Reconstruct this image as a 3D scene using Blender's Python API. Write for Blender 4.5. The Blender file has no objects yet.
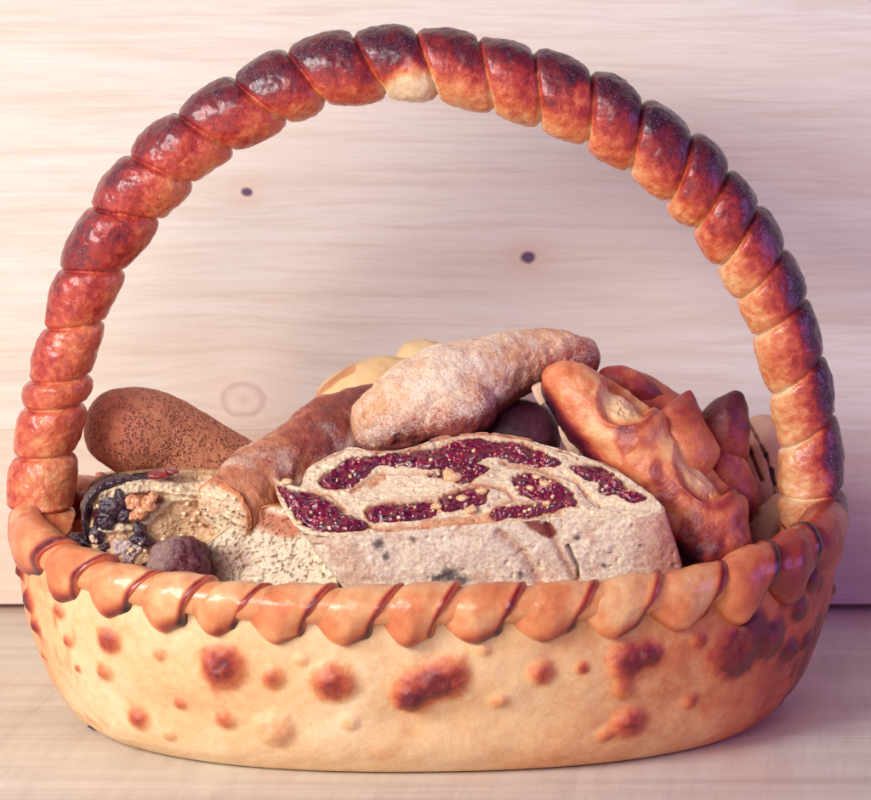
import bpy, math, random
import numpy as np
from mathutils import Vector

# ------------------------------------------------------------------ camera, world, lights, exposure
S = bpy.context.scene
PXM = 0.0005                     # metres per photo pixel in the basket's plane
PITCH = math.radians(12.0); DIST = 1.4; LOOK = np.array([0.0, 0.0, 0.161])
cp, sp_ = math.cos(PITCH), math.sin(PITCH)
FWD = np.array([0, cp, -sp_]); UP = np.array([0, sp_, cp]); RIGHT = np.array([1.0, 0, 0])
CAM = LOOK - FWD * DIST
cam = bpy.data.cameras.new('camera'); camo = bpy.data.objects.new('camera', cam)
S.collection.objects.link(camo); S.camera = camo
camo.location = CAM; camo.rotation_euler = (math.pi / 2 - PITCH, 0, 0)
cam.sensor_width = 36; cam.lens = 36 * DIST / (871 * PXM)
cam.clip_start = 0.05; cam.clip_end = 50
cam.dof.use_dof = True; cam.dof.focus_distance = 1.33; cam.dof.aperture_fstop = 24

w = bpy.data.worlds.new('World'); S.world = w; w.use_nodes = True
w.node_tree.nodes['Background'].inputs[0].default_value = (0.42, 0.22, 0.80, 1)
w.node_tree.nodes['Background'].inputs[1].default_value = 0.17

def area(name, loc, target, size, power, col):
    l = bpy.data.lights.new(name, 'AREA'); l.shape = 'RECTANGLE'; l.size = size[0]; l.size_y = size[1]
    l.energy = power; l.color = col
    o = bpy.data.objects.new(name, l); S.collection.objects.link(o); o.location = loc
    o.rotation_euler = (Vector(target) - Vector(loc)).to_track_quat('-Z', 'Y').to_euler()
    return o
area('window_light', (-0.98, -0.98, 0.74), (0.0, 0.0, 0.12), (0.60, 0.55), 22, (1.0, 0.985, 0.955))
area('front_light', (-0.45, -1.5, 0.75), (-0.05, 0.0, 0.12), (0.7, 0.5), 7.5, (1.0, 0.94, 0.88))
area('added_violet_fill', (0.95, -0.35, 0.35), (0.1, 0.1, 0.12), (0.4, 0.5), 2.4, (0.56, 0.30, 1.0))  # added violet fill that tints the right side and its edges
S.view_settings.view_transform = 'Standard'; S.view_settings.look = 'None'
S.view_settings.exposure = 0.0; S.view_settings.gamma = 1.0

# ------------------------------------------------------------------ helpers
def pix(px, py, Y):
    d = FWD + RIGHT * ((px - 435.5) * PXM / DIST) + UP * ((400 - py) * PXM / DIST)
    return CAM + d * ((Y - CAM[1]) / d[1])
def pix_plane(px, py, P0, Nn):
    d = FWD + RIGHT * ((px - 435.5) * PXM / DIST) + UP * ((400 - py) * PXM / DIST)
    return CAM + d * (np.dot(P0 - CAM, Nn) / np.dot(d, Nn))
def lin(c):
    return tuple(((v / 255) / 12.92 if v / 255 <= 0.04045 else ((v / 255 + 0.055) / 1.055) ** 2.4) for v in c)
def L4(c): return (*lin(c), 1.0)
def sstep(a, b, x):
    t = np.clip((x - a) / (b - a), 0, 1); return t * t * (3 - 2 * t)

def _h(i, j, k, seed):
    n = (i * 374761393 + j * 668265263 + k * 2147483647 + seed * 974634777) & 0xffffffff
    n = ((n ^ (n >> 13)) * 1274126177) & 0xffffffff
    n = ((n ^ (n >> 16)) * 2246822519) & 0xffffffff
    return ((n ^ (n >> 15)) & 0xffff) / 65535.0
def noise(P, scale, seed=0):
    """smooth value noise in -1..1"""
    Q = np.asarray(P) * scale; I = np.floor(Q).astype(np.int64); F = Q - I; F = F * F * (3 - 2 * F)
    r = 0
    for a in (0, 1):
        for b in (0, 1):
            for c in (0, 1):
                wgt = (F[..., 0] if a else 1 - F[..., 0]) * (F[..., 1] if b else 1 - F[..., 1]) * (F[..., 2] if c else 1 - F[..., 2])
                r = r + wgt * _h(I[..., 0] + a, I[..., 1] + b, I[..., 2] + c, seed)
    return r * 2 - 1
def fbm(P, scale, seed=0, o=3):
    r = 0; a = 1; t = 0
    for k in range(o):
        r = r + a * noise(P, scale * 2.03 ** k, seed + 17 * k); t += a; a *= .5
    return r / t

def tag(o, label=None, cat=None, group=None, kind=None):
    if label: o['label'] = label
    if cat: o['category'] = cat
    if group: o['group'] = group
    if kind: o['kind'] = kind
    return o
def empty(name, loc):
    o = bpy.data.objects.new(name, None); S.collection.objects.link(o); o.location = tuple(loc); o.empty_display_size = .02
    return o
def wloc(o):
    v = np.array(o.location)
    while o.parent: o = o.parent; v = v + np.array(o.location)
    return v
def mesh_obj(name, V, F, mat, parent=None, brown=None, col=None, base=False, flour=None):
    """V in world coordinates; the object gets an origin of its own"""
    V = np.asarray(V, float)
    pl = wloc(parent) if parent is not None else np.zeros(3)
    org = np.array([V[:, 0].mean(), V[:, 1].mean(), V[:, 2].min() if base else V[:, 2].mean()])
    me = bpy.data.meshes.new(name); me.from_pydata((V - org).tolist(), [], F)
    if brown is not None:
        at = me.attributes.new('brown', 'FLOAT', 'POINT'); at.data.foreach_set('value', np.asarray(brown, np.float32))
    if flour is not None:
        at = me.attributes.new('flour', 'FLOAT', 'POINT'); at.data.foreach_set('value', np.asarray(flour, np.float32))
    if col is not None:
        at = me.attributes.new('Col', 'FLOAT_COLOR', 'POINT')
        c = np.ones((len(V), 4), np.float32); c[:, :3] = col; at.data.foreach_set('color', c.ravel())
    me.polygons.foreach_set('use_smooth', [True] * len(me.polygons)); me.update()
    o = bpy.data.objects.new(name, me); S.collection.objects.link(o); me.materials.append(mat)
    o.location = tuple(org - pl)
    if parent is not None: o.parent = parent
    return o
def grid_faces(n, m, wrap=True, flip=False):
    F = []
    mm = m if wrap else m - 1
    for i in range(n - 1):
        for j in range(mm):
            a = i * m + j; b = i * m + (j + 1) % m; c = (i + 1) * m + (j + 1) % m; d = (i + 1) * m + j
            F.append((a, d, c, b) if flip else (a, b, c, d))
    return F

def catmull(P, t):
    P = np.asarray(P, float); n = len(P)
    x = t * (n - 1); i = np.clip(np.floor(x).astype(int), 0, n - 2); f = (x - i)[:, None]
    p0 = P[np.clip(i - 1, 0, n - 1)]; p1 = P[i]; p2 = P[i + 1]; p3 = P[np.clip(i + 2, 0, n - 1)]
    return .5 * ((2 * p1) + (-p0 + p2) * f + (2 * p0 - 5 * p1 + 4 * p2 - p3) * f ** 2 + (-p0 + 3 * p1 - 3 * p2 + p3) * f ** 3)

class Sweep:
    """closed tube along a spine; ctrl rows = x,y,z,ra,rb (ra: radius across, rb: radius toward the viewer side)"""
    def __init__(s, ctrl, n=200, m=96, ref=(0, -1, 0.0), cap0=None, cap1=None, sq=2.0):
        ctrl = np.asarray(ctrl, float)
        tt = (1 - np.cos(np.linspace(0, 1, n) * math.pi)) / 2 * .7 + np.linspace(0, 1, n) * .3
        # arc-length resample
        d = catmull(ctrl, np.linspace(0, 1, 800)); L = np.r_[0, np.cumsum(np.linalg.norm(np.diff(d[:, :3], axis=0), axis=1))]
        s.L = L[-1]; arc = tt * s.L
        C = np.stack([np.interp(arc, L, d[:, k]) for k in range(5)], 1)
        T = np.gradient(C[:, :3], axis=0); T /= np.linalg.norm(T, axis=1)[:, None]
        R = np.tile(np.asarray(ref, float), (n, 1))
        N = np.cross(R, T); N /= np.linalg.norm(N, axis=1)[:, None]
        B = np.cross(T, N)
        cap0 = C[0, 3] if cap0 is None else cap0; cap1 = C[-1, 3] if cap1 is None else cap1
        k0 = np.clip(1 - arc / max(cap0, 1e-6), 0, 1); k1 = np.clip(1 - (s.L - arc) / max(cap1, 1e-6), 0, 1)
        k = np.sqrt(np.clip(1 - k0 ** 2, 0, 1)) * np.sqrt(np.clip(1 - k1 ** 2, 0, 1)); k = np.maximum(k, 0.004)
        s.n, s.m = n, m; s.C, s.T, s.N, s.B, s.k, s.arc = C, T, N, B, k, arc
        s.ph = np.linspace(0, 2 * math.pi, m, endpoint=False)
        s.PH, s.ARC = np.meshgrid(s.ph, arc)
        cs, sn = np.cos(s.PH), np.sin(s.PH)
        if sq != 2.0:
            q = (np.abs(cs) ** sq + np.abs(sn) ** sq) ** (-1 / sq); cs = cs * q; sn = sn * q
        s.dirs = N[:, None, :] * (sn * C[:, 3:4])[..., None] + B[:, None, :] * (cs * C[:, 4:5])[..., None]
    def verts(s, scale=None, disp=None):
        r = s.k[:, None] * (1 if scale is None else scale)
        V = s.C[:, None, :3] + s.dirs * (r[..., None] if r.ndim == 2 else r)
        if disp is not None:
            U = s.dirs / np.linalg.norm(s.dirs, axis=2)[..., None]
            V = V + U * (disp * np.minimum(1, s.k[:, None] * 1.5))[..., None]
        return V
    def faces(s):
        F = grid_faces(s.n, s.m, True)
        F.append(tuple(range(s.m))[::-1]); F.append(tuple((s.n - 1) * s.m + j for j in range(s.m)))
        return F

# ------------------------------------------------------------------ materials
def newmat(name):
    m = bpy.data.materials.new(name); m.use_nodes = True; nt = m.node_tree
    return m, nt, nt.nodes['Principled BSDF']
def N_(nt, t, **kw):
    n = nt.nodes.new(t)
    for k, v in kw.items(): setattr(n, k, v)
    return n
def mathn(nt, op, a, b=None, clamp=False):
    n = nt.nodes.new('ShaderNodeMath'); n.operation = op; n.use_clamp = clamp
    for i, v in enumerate((a, b)):
        if v is None: continue
        if isinstance(v, (int, float)): n.inputs[i].default_value = v
        else: nt.links.new(v, n.inputs[i])
    return n.outputs[0]
def noisen(nt, vec, scale, detail=4, rough=.6, dist=0.0):
    n = N_(nt, 'ShaderNodeTexNoise'); nt.links.new(vec, n.inputs['Vector'])
    n.inputs['Scale'].default_value = scale; n.inputs['Detail'].default_value = detail; n.inputs['Roughness'].default_value = rough
    n.inputs['Distortion'].default_value = dist
    return n.outputs['Fac']
def voron(nt, vec, scale, feat='F1'):
    n = N_(nt, 'ShaderNodeTexVoronoi', feature=feat); nt.links.new(vec, n.inputs['Vector']); n.inputs['Scale'].default_value = scale
    return n.outputs['Distance']
def ramp(nt, fac, stops, interp='LINEAR'):
    r = N_(nt, 'ShaderNodeValToRGB'); cr = r.color_ramp; cr.interpolation = interp
    while len(cr.elements) < len(stops): cr.elements.new(.5)
    for e, (p, c) in zip(cr.elements, stops): e.position = p; e.color = L4(c) if len(c) == 3 else c
    nt.links.new(fac, r.inputs[0]); return r.outputs[0]
def mixc(nt, fac, a, b, blend='MIX'):
    n = N_(nt, 'ShaderNodeMix', data_type='RGBA', blend_type=blend)
    for sock, v in ((n.inputs[0], fac), (n.inputs[6], a), (n.inputs[7], b)):
        if isinstance(v, (int, float)): sock.default_value = v
        elif isinstance(v, tuple): sock.default_value = v
        else: nt.links.new(v, sock)
    return n.outputs[2]
def bumpn(nt, h, strength, dist, prev=None):
    b = N_(nt, 'ShaderNodeBump'); b.inputs['Strength'].default_value = strength; b.inputs['Distance'].default_value = dist
    nt.links.new(h, b.inputs['Height'])
    if prev is not None: nt.links.new(prev, b.inputs['Normal'])
    return b.outputs[0]

CRUST = [(0, (246, 217, 175)), (.16, (238, 191, 138)), (.34, (220, 134, 84)), (.52, (184, 76, 54)), (.72, (118, 30, 36)), (1, (36, 10, 28))]
HCRUST = [(0, (246, 214, 172)), (.16, (238, 174, 118)), (.34, (220, 114, 72)), (.5, (182, 52, 42)), (.66, (122, 20, 32)), (.84, (72, 10, 34)), (1, (36, 6, 32))]
def bread(name, stops=CRUST, namp=.18, nscale=120, rough=.45, coat=.0, b1=(700, .35, .0006), b2=(2500, .25, .0003),
          flour=None, specks=None, sss=.06, pores=None, crough=.25, wet=False, glint=0):
    m, nt, P = newmat(name)
    tc = N_(nt, 'ShaderNodeTexCoord').outputs['Object']
    at = N_(nt, 'ShaderNodeAttribute', attribute_name='brown').outputs['Fac']
    n1 = noisen(nt, tc, nscale, 6, .62, .4); n2 = noisen(nt, tc, nscale * 7, 3, .6)
    f = mathn(nt, 'ADD', at, mathn(nt, 'MULTIPLY', mathn(nt, 'SUBTRACT', n1, .5), namp * 2))
    f = mathn(nt, 'ADD', f, mathn(nt, 'MULTIPLY', mathn(nt, 'SUBTRACT', n2, .5), namp * .9), True)
    c = ramp(nt, f, stops)
    if specks:   # small dark (or pale) freckles baked into the crust
        v = voron(nt, tc, specks[0]); g = noisen(nt, tc, specks[0] * .13, 3, .7)
        k = mathn(nt, 'MULTIPLY', mathn(nt, 'LESS_THAN', v, specks[1]), mathn(nt, 'GREATER_THAN', g, specks[3] if len(specks) > 3 else .5))
        c = mixc(nt, mathn(nt, 'MULTIPLY', k, .85), c, L4(specks[2]))
    if flour:    # baker's flour dusting, patchy; strength from the attribute
        fa = N_(nt, 'ShaderNodeAttribute', attribute_name='flour').outputs['Fac']
        g = noisen(nt, tc, flour[0], 6, .75, .2); g2 = noisen(nt, tc, flour[0] * 5, 4, .7)
        k = mathn(nt, 'ADD', mathn(nt, 'MULTIPLY', g, .55), mathn(nt, 'MULTIPLY', g2, .65))
        k = mathn(nt, 'ADD', k, mathn(nt, 'MULTIPLY', mathn(nt, 'SUBTRACT', fa, .5), 1.0))
        k = ramp(nt, k, [(.54, (0, 0, 0)), (.80, (255, 255, 255))])
        c = mixc(nt, mathn(nt, 'MULTIPLY', k, flour[1]), c, L4(flour[2]))
    if glint:    # painted glints: pale sparkle dots put into the colour of the darkest crust
        v = voron(nt, tc, 800); v2 = voron(nt, tc, 1500)
        k = mathn(nt, 'MAXIMUM', mathn(nt, 'LESS_THAN', v, .20), mathn(nt, 'LESS_THAN', v2, .17))
        k = mathn(nt, 'MULTIPLY', k, ramp(nt, mathn(nt, 'ADD', f, mathn(nt, 'MULTIPLY', mathn(nt, 'SUBTRACT', n2, .5), .5)), [(.66, (0, 0, 0)), (.85, (255, 255, 255))]))
        c = mixc(nt, mathn(nt, 'MULTIPLY', k, .7), c, L4((196, 150, 178)))
    nt.links.new(c, P.inputs['Base Color'])
    nt.links.new(mathn(nt, 'ADD', rough - .12, mathn(nt, 'MULTIPLY', n1, .24)), P.inputs['Roughness'])
    P.inputs['Specular IOR Level'].default_value = .45
    P.inputs['Coat Weight'].default_value = coat; P.inputs['Coat Roughness'].default_value = crough
    if sss:
        P.inputs['Subsurface Weight'].default_value = sss; P.inputs['Subsurface Radius'].default_value = (1, .45, .2); P.inputs['Subsurface Scale'].default_value = .006
    h = noisen(nt, tc, b1[0], 4, .65); nb = bumpn(nt, h, b1[1], b1[2]); cn = bumpn(nt, h, b1[1] * .45, b1[2])
    h = noisen(nt, tc, b2[0], 3, .6); nb = bumpn(nt, h, b2[1], b2[2], nb)
    if pores:
        v = voron(nt, tc, pores[0]); v = ramp(nt, v, [(.12, (0, 0, 0)), (.5, (255, 255, 255))]); nb = bumpn(nt, v, pores[1], pores[2], nb)
    nt.links.new(nb, P.inputs['Normal']); nt.links.new(cn if wet else nb, P.inputs['Coat Normal'])
    return m
def painted(name, rough=.75, coat=0, bumps=((900, .5, .0008),), pores=None, var=.25, sss=.08, vscale=400):
    """base colour from the vertex colours of the thing itself (crumb, crust, char), varied by noise"""
    m, nt, P = newmat(name); tc = N_(nt, 'ShaderNodeTexCoord').outputs['Object']
    a = N_(nt, 'ShaderNodeAttribute', attribute_name='Col').outputs['Color']
    n1 = noisen(nt, tc, vscale, 6, .7)
    v = ramp(nt, n1, [(.3, (int(255 * (1 - var * .55)), int(255 * (1 - var)), int(255 * (1 - var * 1.05)))), (.62, (255, 255, 255))])
    c = mixc(nt, 1.0, a, v, 'MULTIPLY')
    nb = None
    if pores:
        vv = voron(nt, tc, pores[0]); g = noisen(nt, tc, pores[0] * .35, 3)
        hole = mathn(nt, 'MULTIPLY', ramp(nt, vv, [(.18, (255, 255, 255)), (.42, (0, 0, 0))]), ramp(nt, g, [(.42, (0, 0, 0)), (.56, (255, 255, 255))]))
        c = mixc(nt, mathn(nt, 'MULTIPLY', hole, pores[3]), c, L4(pores[4]))
        nb = bumpn(nt, mathn(nt, 'SUBTRACT', 1.0, hole), pores[1], pores[2])
    for sc, st, di in bumps: nb = bumpn(nt, noisen(nt, tc, sc, 4, .65), st, di, nb)
    nt.links.new(c, P.inputs['Base Color']); nt.links.new(nb, P.inputs['Normal'])
    P.inputs['Roughness'].default_value = rough; P.inputs['Coat Weight'].default_value = coat
    P.inputs['Specular IOR Level'].default_value = .35
    if sss: P.inputs['Subsurface Weight'].default_value = sss; P.inputs['Subsurface Radius'].default_value = (1, .6, .35); P.inputs['Subsurface Scale'].default_value = .005
    return m
def plain(name, c1, c2, rough, coat=0, nscale=300, bump=(600, .4, .0006), bump2=None, metal=0, spec=.5):
    m, nt, P = newmat(name); tc = N_(nt, 'ShaderNodeTexCoord').outputs['Object']
    c = ramp(nt, noisen(nt, tc, nscale, 5, .65), [(.35, c1), (.65, c2)]); nt.links.new(c, P.inputs['Base Color'])
    P.inputs['Roughness'].default_value = rough; P.inputs['Coat Weight'].default_value = coat; P.inputs['Coat Roughness'].default_value = .12
    P.inputs['Specular IOR Level'].default_value = spec
    nb = bumpn(nt, noisen(nt, tc, bump[0], 4, .6), bump[1], bump[2])
    if bump2: nb = bumpn(nt, noisen(nt, tc, bump2[0], 3, .6), bump2[1], bump2[2], nb)
    nt.links.new(nb, P.inputs['Normal']); nt.links.new(nb, P.inputs['Coat Normal']); return m

def wood_wall():
    m, nt, P = newmat('whitewashed_pine'); geo = N_(nt, 'ShaderNodeNewGeometry').outputs['Position']
    sx = N_(nt, 'ShaderNodeSeparateXYZ'); nt.links.new(geo, sx.inputs[0]); X, Z = sx.outputs[0], sx.outputs[2]
    knots = []
    for (px, py, r, dark) in ((247, 192, .0032, 1.0), (528, 257, .0042, 1.0), (243, 400, .0115, .35)):
        p = pix(px, py, .174); knots.append((p[0], p[2], r, dark))
    knots += [(-.62, .44, .006, .8), (.55, .36, .005, .9), (.82, .62, .008, .5), (-.8, .2, .007, .6)]
    zz = Z; dsum = None; kd = []
    for (kx, kz, r, dark) in knots:
        dx = mathn(nt, 'MULTIPLY', mathn(nt, 'SUBTRACT', X, kx), .8); dz = mathn(nt, 'SUBTRACT', Z, kz)
        d = mathn(nt, 'SQRT', mathn(nt, 'ADD', mathn(nt, 'MULTIPLY', dx, dx), mathn(nt, 'MULTIPLY', dz, dz)))
        d = mathn(nt, 'MULTIPLY', d, mathn(nt, 'ADD', .75, mathn(nt, 'MULTIPLY', noisen(nt, geo, 160, 2, .5), .5)))
        kd.append((d, r, dark))
        # the grain bends round the knot
        g = mathn(nt, 'DIVIDE', dz, mathn(nt, 'ADD', .25, mathn(nt, 'POWER', mathn(nt, 'DIVIDE', d, r * 3.2), 2.0)))
        zz = mathn(nt, 'SUBTRACT', zz, mathn(nt, 'MULTIPLY', g, .22))
    def grain(sxx, szz, off, det, dist):
        cb = N_(nt, 'ShaderNodeCombineXYZ')
        nt.links.new(mathn(nt, 'ADD', mathn(nt, 'MULTIPLY', X, sxx), off), cb.inputs[0]); nt.links.new(mathn(nt, 'MULTIPLY', zz, szz), cb.inputs[2])
        cb.inputs[1].default_value = off
        return noisen(nt, cb.outputs[0], 1.0, det, .6, dist)
    g1 = grain(1.6, 26, 0, 5, 1.0); g2 = grain(9, 170, 5.3, 6, .9); g3 = grain(26, 700, 9.1, 4, .4)
    c = ramp(nt, g1, [(.28, (226, 213, 197)), (.46, (235, 226, 212)), (.7, (238, 233, 222))])
    k = ramp(nt, g2, [(.33, (234, 222, 212)), (.55, (255, 255, 255))]); c = mixc(nt, .5, c, k, 'MULTIPLY')
    k = ramp(nt, g3, [(.3, (232, 222, 212)), (.6, (255, 255, 255))]); c = mixc(nt, .35, c, k, 'MULTIPLY')
    # lower board is a slightly darker, rosier plank with saw marks across it
    low = mathn(nt, 'LESS_THAN', Z, JOINT_Z)
    cb = N_(nt, 'ShaderNodeCombineXYZ'); nt.links.new(mathn(nt, 'MULTIPLY', X, 330), cb.inputs[0]); nt.links.new(mathn(nt, 'MULTIPLY', Z, 22), cb.inputs[2])
    saw = noisen(nt, cb.outputs[0], 1, 3, .6)
    lc = mixc(nt, 1.0, c, L4((251, 243, 240)), 'MULTIPLY'); lc = mixc(nt, .08, lc, ramp(nt, saw, [(.3, (225, 205, 208)), (.6, (255, 255, 255))]), 'MULTIPLY')
    c = mixc(nt, low, c, lc)
    # warm resin smudge patches
    pn = noisen(nt, geo, 7, 2, .5); c = mixc(nt, mathn(nt, 'MULTIPLY', ramp(nt, pn, [(.5, (0, 0, 0)), (.72, (255, 255, 255))]), .30), c, L4((240, 218, 194)))
    for d, r, dark in kd:
        dd = mathn(nt, 'DIVIDE', d, r)
        halo = ramp(nt, mathn(nt, 'MULTIPLY', dd, .16), [(.2, (150, 150, 150)), (.62, (0, 0, 0))]); c = mixc(nt, mathn(nt, 'MULTIPLY', halo, .7), c, L4((226, 180, 150)))
        if dark > .4:
            core = ramp(nt, dd, [(.55, (255, 255, 255)), (.98, (0, 0, 0))]); ring = L4((108, 82, 108))
            c = mixc(nt, mathn(nt, 'MULTIPLY', core, dark), c, ring)
        else:
            ring = ramp(nt, dd, [(.0, (220, 220, 220)), (.22, (120, 120, 120)), (.5, (60, 60, 60)), (.8, (255, 255, 255)), (1.0, (0, 0, 0))])
            c = mixc(nt, mathn(nt, 'MULTIPLY', ring, .38), c, L4((176, 124, 124)))
    nt.links.new(c, P.inputs['Base Color']); P.inputs['Roughness'].default_value = .62; P.inputs['Specular IOR Level'].default_value = .3
    nb = bumpn(nt, g2, .25, .0006); nb = bumpn(nt, g3, .2, .0003, nb); nt.links.new(nb, P.inputs['Normal'])
    return m
def wood_table():
    m, nt, P = newmat('pale_table_boards'); geo = N_(nt, 'ShaderNodeNewGeometry').outputs['Position']
    sx = N_(nt, 'ShaderNodeSeparateXYZ'); nt.links.new(geo, sx.inputs[0]); X, Y = sx.outputs[0], sx.outputs[1]
    def g(a, b, off, det, dist=.2, skew=0.0):
        cb = N_(nt, 'ShaderNodeCombineXYZ')
        xx = mathn(nt, 'SUBTRACT', X, mathn(nt, 'MULTIPLY', Y, skew))
        nt.links.new(mathn(nt, 'MULTIPLY', xx, a), cb.inputs[0]); nt.links.new(mathn(nt, 'MULTIPLY', Y, b), cb.inputs[1]); cb.inputs[2].default_value = off
        return noisen(nt, cb.outputs[0], 1, det, .6, dist)
    g1 = g(2.5, 38, 1, 5, 1.0); g2 = g(170, 16, 3, 6, 1.2, .18); g3 = g(70, 6, 7, 3, .5, .10); g4 = noisen(nt, geo, 9, 3, .5)
    c = ramp(nt, g1, [(.3, (206, 192, 174)), (.6, (226, 216, 198))])
    c = mixc(nt, .16, c, ramp(nt, g2, [(.32, (206, 186, 188)), (.55, (255, 255, 255))]), 'MULTIPLY')
    c = mixc(nt, .15, c, ramp(nt, g3, [(.35, (210, 196, 196)), (.55, (255, 255, 255))]), 'MULTIPLY')
    c = mixc(nt, mathn(nt, 'MULTIPLY', ramp(nt, g4, [(.52, (0, 0, 0)), (.75, (255, 255, 255))]), .5), c, L4((226, 172, 140)))
    nt.links.new(c, P.inputs['Base Color']); P.inputs['Roughness'].default_value = .6; P.inputs['Specular IOR Level'].default_value = .3
    nb = bumpn(nt, g2, .25, .0004); nb = bumpn(nt, g1, .2, .0005, nb); nt.links.new(nb, P.inputs['Normal'])
    return m

# ------------------------------------------------------------------ the setting: two wall boards and the table boards
JOINT_Z = pix(850, 430, .174)[2]
def box_bevel(boxes, bev):
    import bmesh
    bm = bmesh.new()
    for (x0, x1, y0, y1, z0, z1) in boxes:
        r = bmesh.ops.create_cube(bm, size=1)
        for v in r['verts']:
            v.co = ((x0 + x1) / 2 + v.co.x * (x1 - x0), (y0 + y1) / 2 + v.co.y * (y1 - y0), (z0 + z1) / 2 + v.co.z * (z1 - z0))
    bmesh.ops.bevel(bm, geom=list(bm.edges), offset=bev, segments=2, affect='EDGES', profile=.5)
    V = [tuple(v.co) for v in bm.verts]; bm.verts.index_update(); F = [tuple(v.index for v in f.verts) for f in bm.faces]; bm.free()
    return V, F
V, F = box_bevel([(-1.3, 1.3, .174, .194, .0045, JOINT_Z - .00002), (-1.3, 1.3, .17405, .194, JOINT_Z + .00002, .42), (-1.3, 1.3, .174, .194, .42005, .9)], .0003)
o = mesh_obj('wall', V, F, wood_wall()); tag(o, kind='structure')
for p in o.data.polygons: p.use_smooth = False
V, F = box_bevel([(-1.3, 1.3, -.046, .30, -.03, 0), (-1.3, 1.3, -.245, -.0472, -.03, .0005), (-1.3, 1.3, -.46, -.2462, -.03, .0010), (-1.3, 1.3, -.9, -.4612, -.03, 0), (-1.3, 1.3, -.89, .29, -.06, -.0301), (-1.29, 1.29, -.0478, -.0452, -.029, -.0035), (-1.29, 1.29, -.247, -.244, -.029, -.0035), (-1.29, 1.29, -.4618, -.459, -.029, -.0035)], .0004)  # unseen backing slab and seam strips added to block light from below
o = mesh_obj('tabletop', V, F, wood_table()); tag(o, kind='structure')
for p in o.data.polygons: p.use_smooth = False

# ------------------------------------------------------------------ bread basket
CX, CY, YAW = -.004, 0.0, math.radians(2.5)
RNG = np.random.RandomState(4)
basket = empty('bread_basket', (CX, CY, 0))
tag(basket, 'oval basket of baked golden dough with browned blisters, twisted rim and tall arched handle', 'basket')
def rot(P):
    c, s = math.cos(YAW), math.sin(YAW); x = P[..., 0] - CX; y = P[..., 1] - CY
    Q = P.copy(); Q[..., 0] = CX + c * x - s * y; Q[..., 1] = CY + s * x + c * y; return Q
def oval(th, a, b, ex=2.25):
    c, s = np.cos(th), np.sin(th)
    return CX + a * np.sign(c) * np.abs(c) ** (2 / ex), CY + b * np.sign(s) * np.abs(s) ** (2 / ex)
prof = np.array([  # a, b, z  outside from underside centre up, over the lip, inside down
    (.02, .01, .0), (.10, .05, .0), (.150, .080, .0), (.168, .100, .001), (.180, .110, .008), (.189, .116, .018), (.196, .119, .034), (.202, .124, .052),
    (.205, .126, .070), (.205, .126, .086), (.201, .122, .093), (.195, .116, .088), (.192, .113, .07), (.186, .108, .045), (.172, .096, .024), (.14, .072, .013), (.02, .01, .012)])
nP, nT = 230, 900
tt = np.linspace(0, 1, nP); pr = catmull(prof, tt)
th = np.linspace(0, 2 * math.pi, nT, endpoint=False)
TH, A = np.meshgrid(th, pr[:, 0]); _, Bb = np.meshgrid(th, pr[:, 1]); _, Zz = np.meshgrid(th, pr[:, 2])
x, y = oval(TH, A, Bb)
# the ends of the basket stand a little higher than its long sides
Zz = np.where(Zz > .012, Zz * (1 + .10 * np.cos(TH) ** 4), Zz)
V = rot(np.stack([x, y, Zz], 2))
outer = (np.arange(nP)[:, None] < nP * 10 / 16) * np.ones((1, nT))
Nn = np.stack([(x - CX) / .2 ** 2, (y - CY) / .125 ** 2, (Zz - .075) * 40], 2); Nn /= np.linalg.norm(Nn, axis=2)[..., None]; Nn = rot(Nn + np.array([CX, CY, 0])) - np.array([CX, CY, 0])
# project to the photo once to find where each blister sits on the wall of the bowl
def proj(P):
    D = P - CAM; f = D @ FWD; return 435.5 + (D @ RIGHT) / f * DIST / PXM, 400 - (D @ UP) / f * DIST / PXM
PX, PY = proj(V)
front = (V[..., 1] < -.0) & (outer > 0)
blis = [(222, 664, 27, 1), (272, 678, 14, .6), (335, 683, 24, .95), (418, 688, 27, .95), (447, 676, 25, .9), (408, 700, 14, .8), (540, 672, 16, .65), (583, 667, 8, .8), (628, 662, 22, .9), (650, 655, 14, .8), (622, 688, 13, .35),
        (565, 724, 15, .65), (463, 739, 20, .85), (628, 722, 20, .65), (605, 735, 10, .4), (110, 640, 14, .8), (107, 672, 13, .55), (140, 716, 16, .7), (180, 703, 8, .45), (225, 719, 13, .5), (277, 730, 22, .18),
        (386, 738, 18, .2), (170, 735, 8, .3), (160, 655, 8, .35), (300, 660, 8, .2), (500, 700, 10, .25), (520, 745, 9, .4), (690, 700, 10, .4), (350, 720, 10, .2), (485, 650, 9, .3), (735, 652, 28, 1.15), (768, 640, 22, 1.1), (752, 628, 20, 1.0), (790, 652, 15, .9), (800, 610, 14, 1.1), (812, 580, 14, 1.2),
        (805, 640, 12, .9), (825, 560, 12, 1.1), (832, 590, 9, 1.0), (838, 530, 9, 1.1), (785, 600, 10, .6), (70, 640, 9, .7), (60, 610, 10, .7), (30, 600, 14, .95), (22, 570, 13, .95), (36, 625, 9, .85), (80, 668, 6, .8), (45, 655, 7, .5), (700, 640, 10, .4)]
for k in range(70):   # more around the back and low, where the photo sees none
    blis.append(None)
disp = .0022 * fbm(V, 26, 3, 3) + .0007 * fbm(V, 90, 8, 3)
brown = .115 + .15 * fbm(V, 24, 11, 4) + .06 * sstep(.1, .5, fbm(V, 70, 19, 3))
brown += .17 * sstep(.0, .12, V[..., 0]) + .26 * sstep(.11, .19, V[..., 0])          # the right end baked longer
brown += .12 * sstep(-.17, -.20, V[..., 0])
flat = V.reshape(-1, 3); fr = front.ravel(); PXf, PYf = PX.ravel(), PY.ravel()
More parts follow.
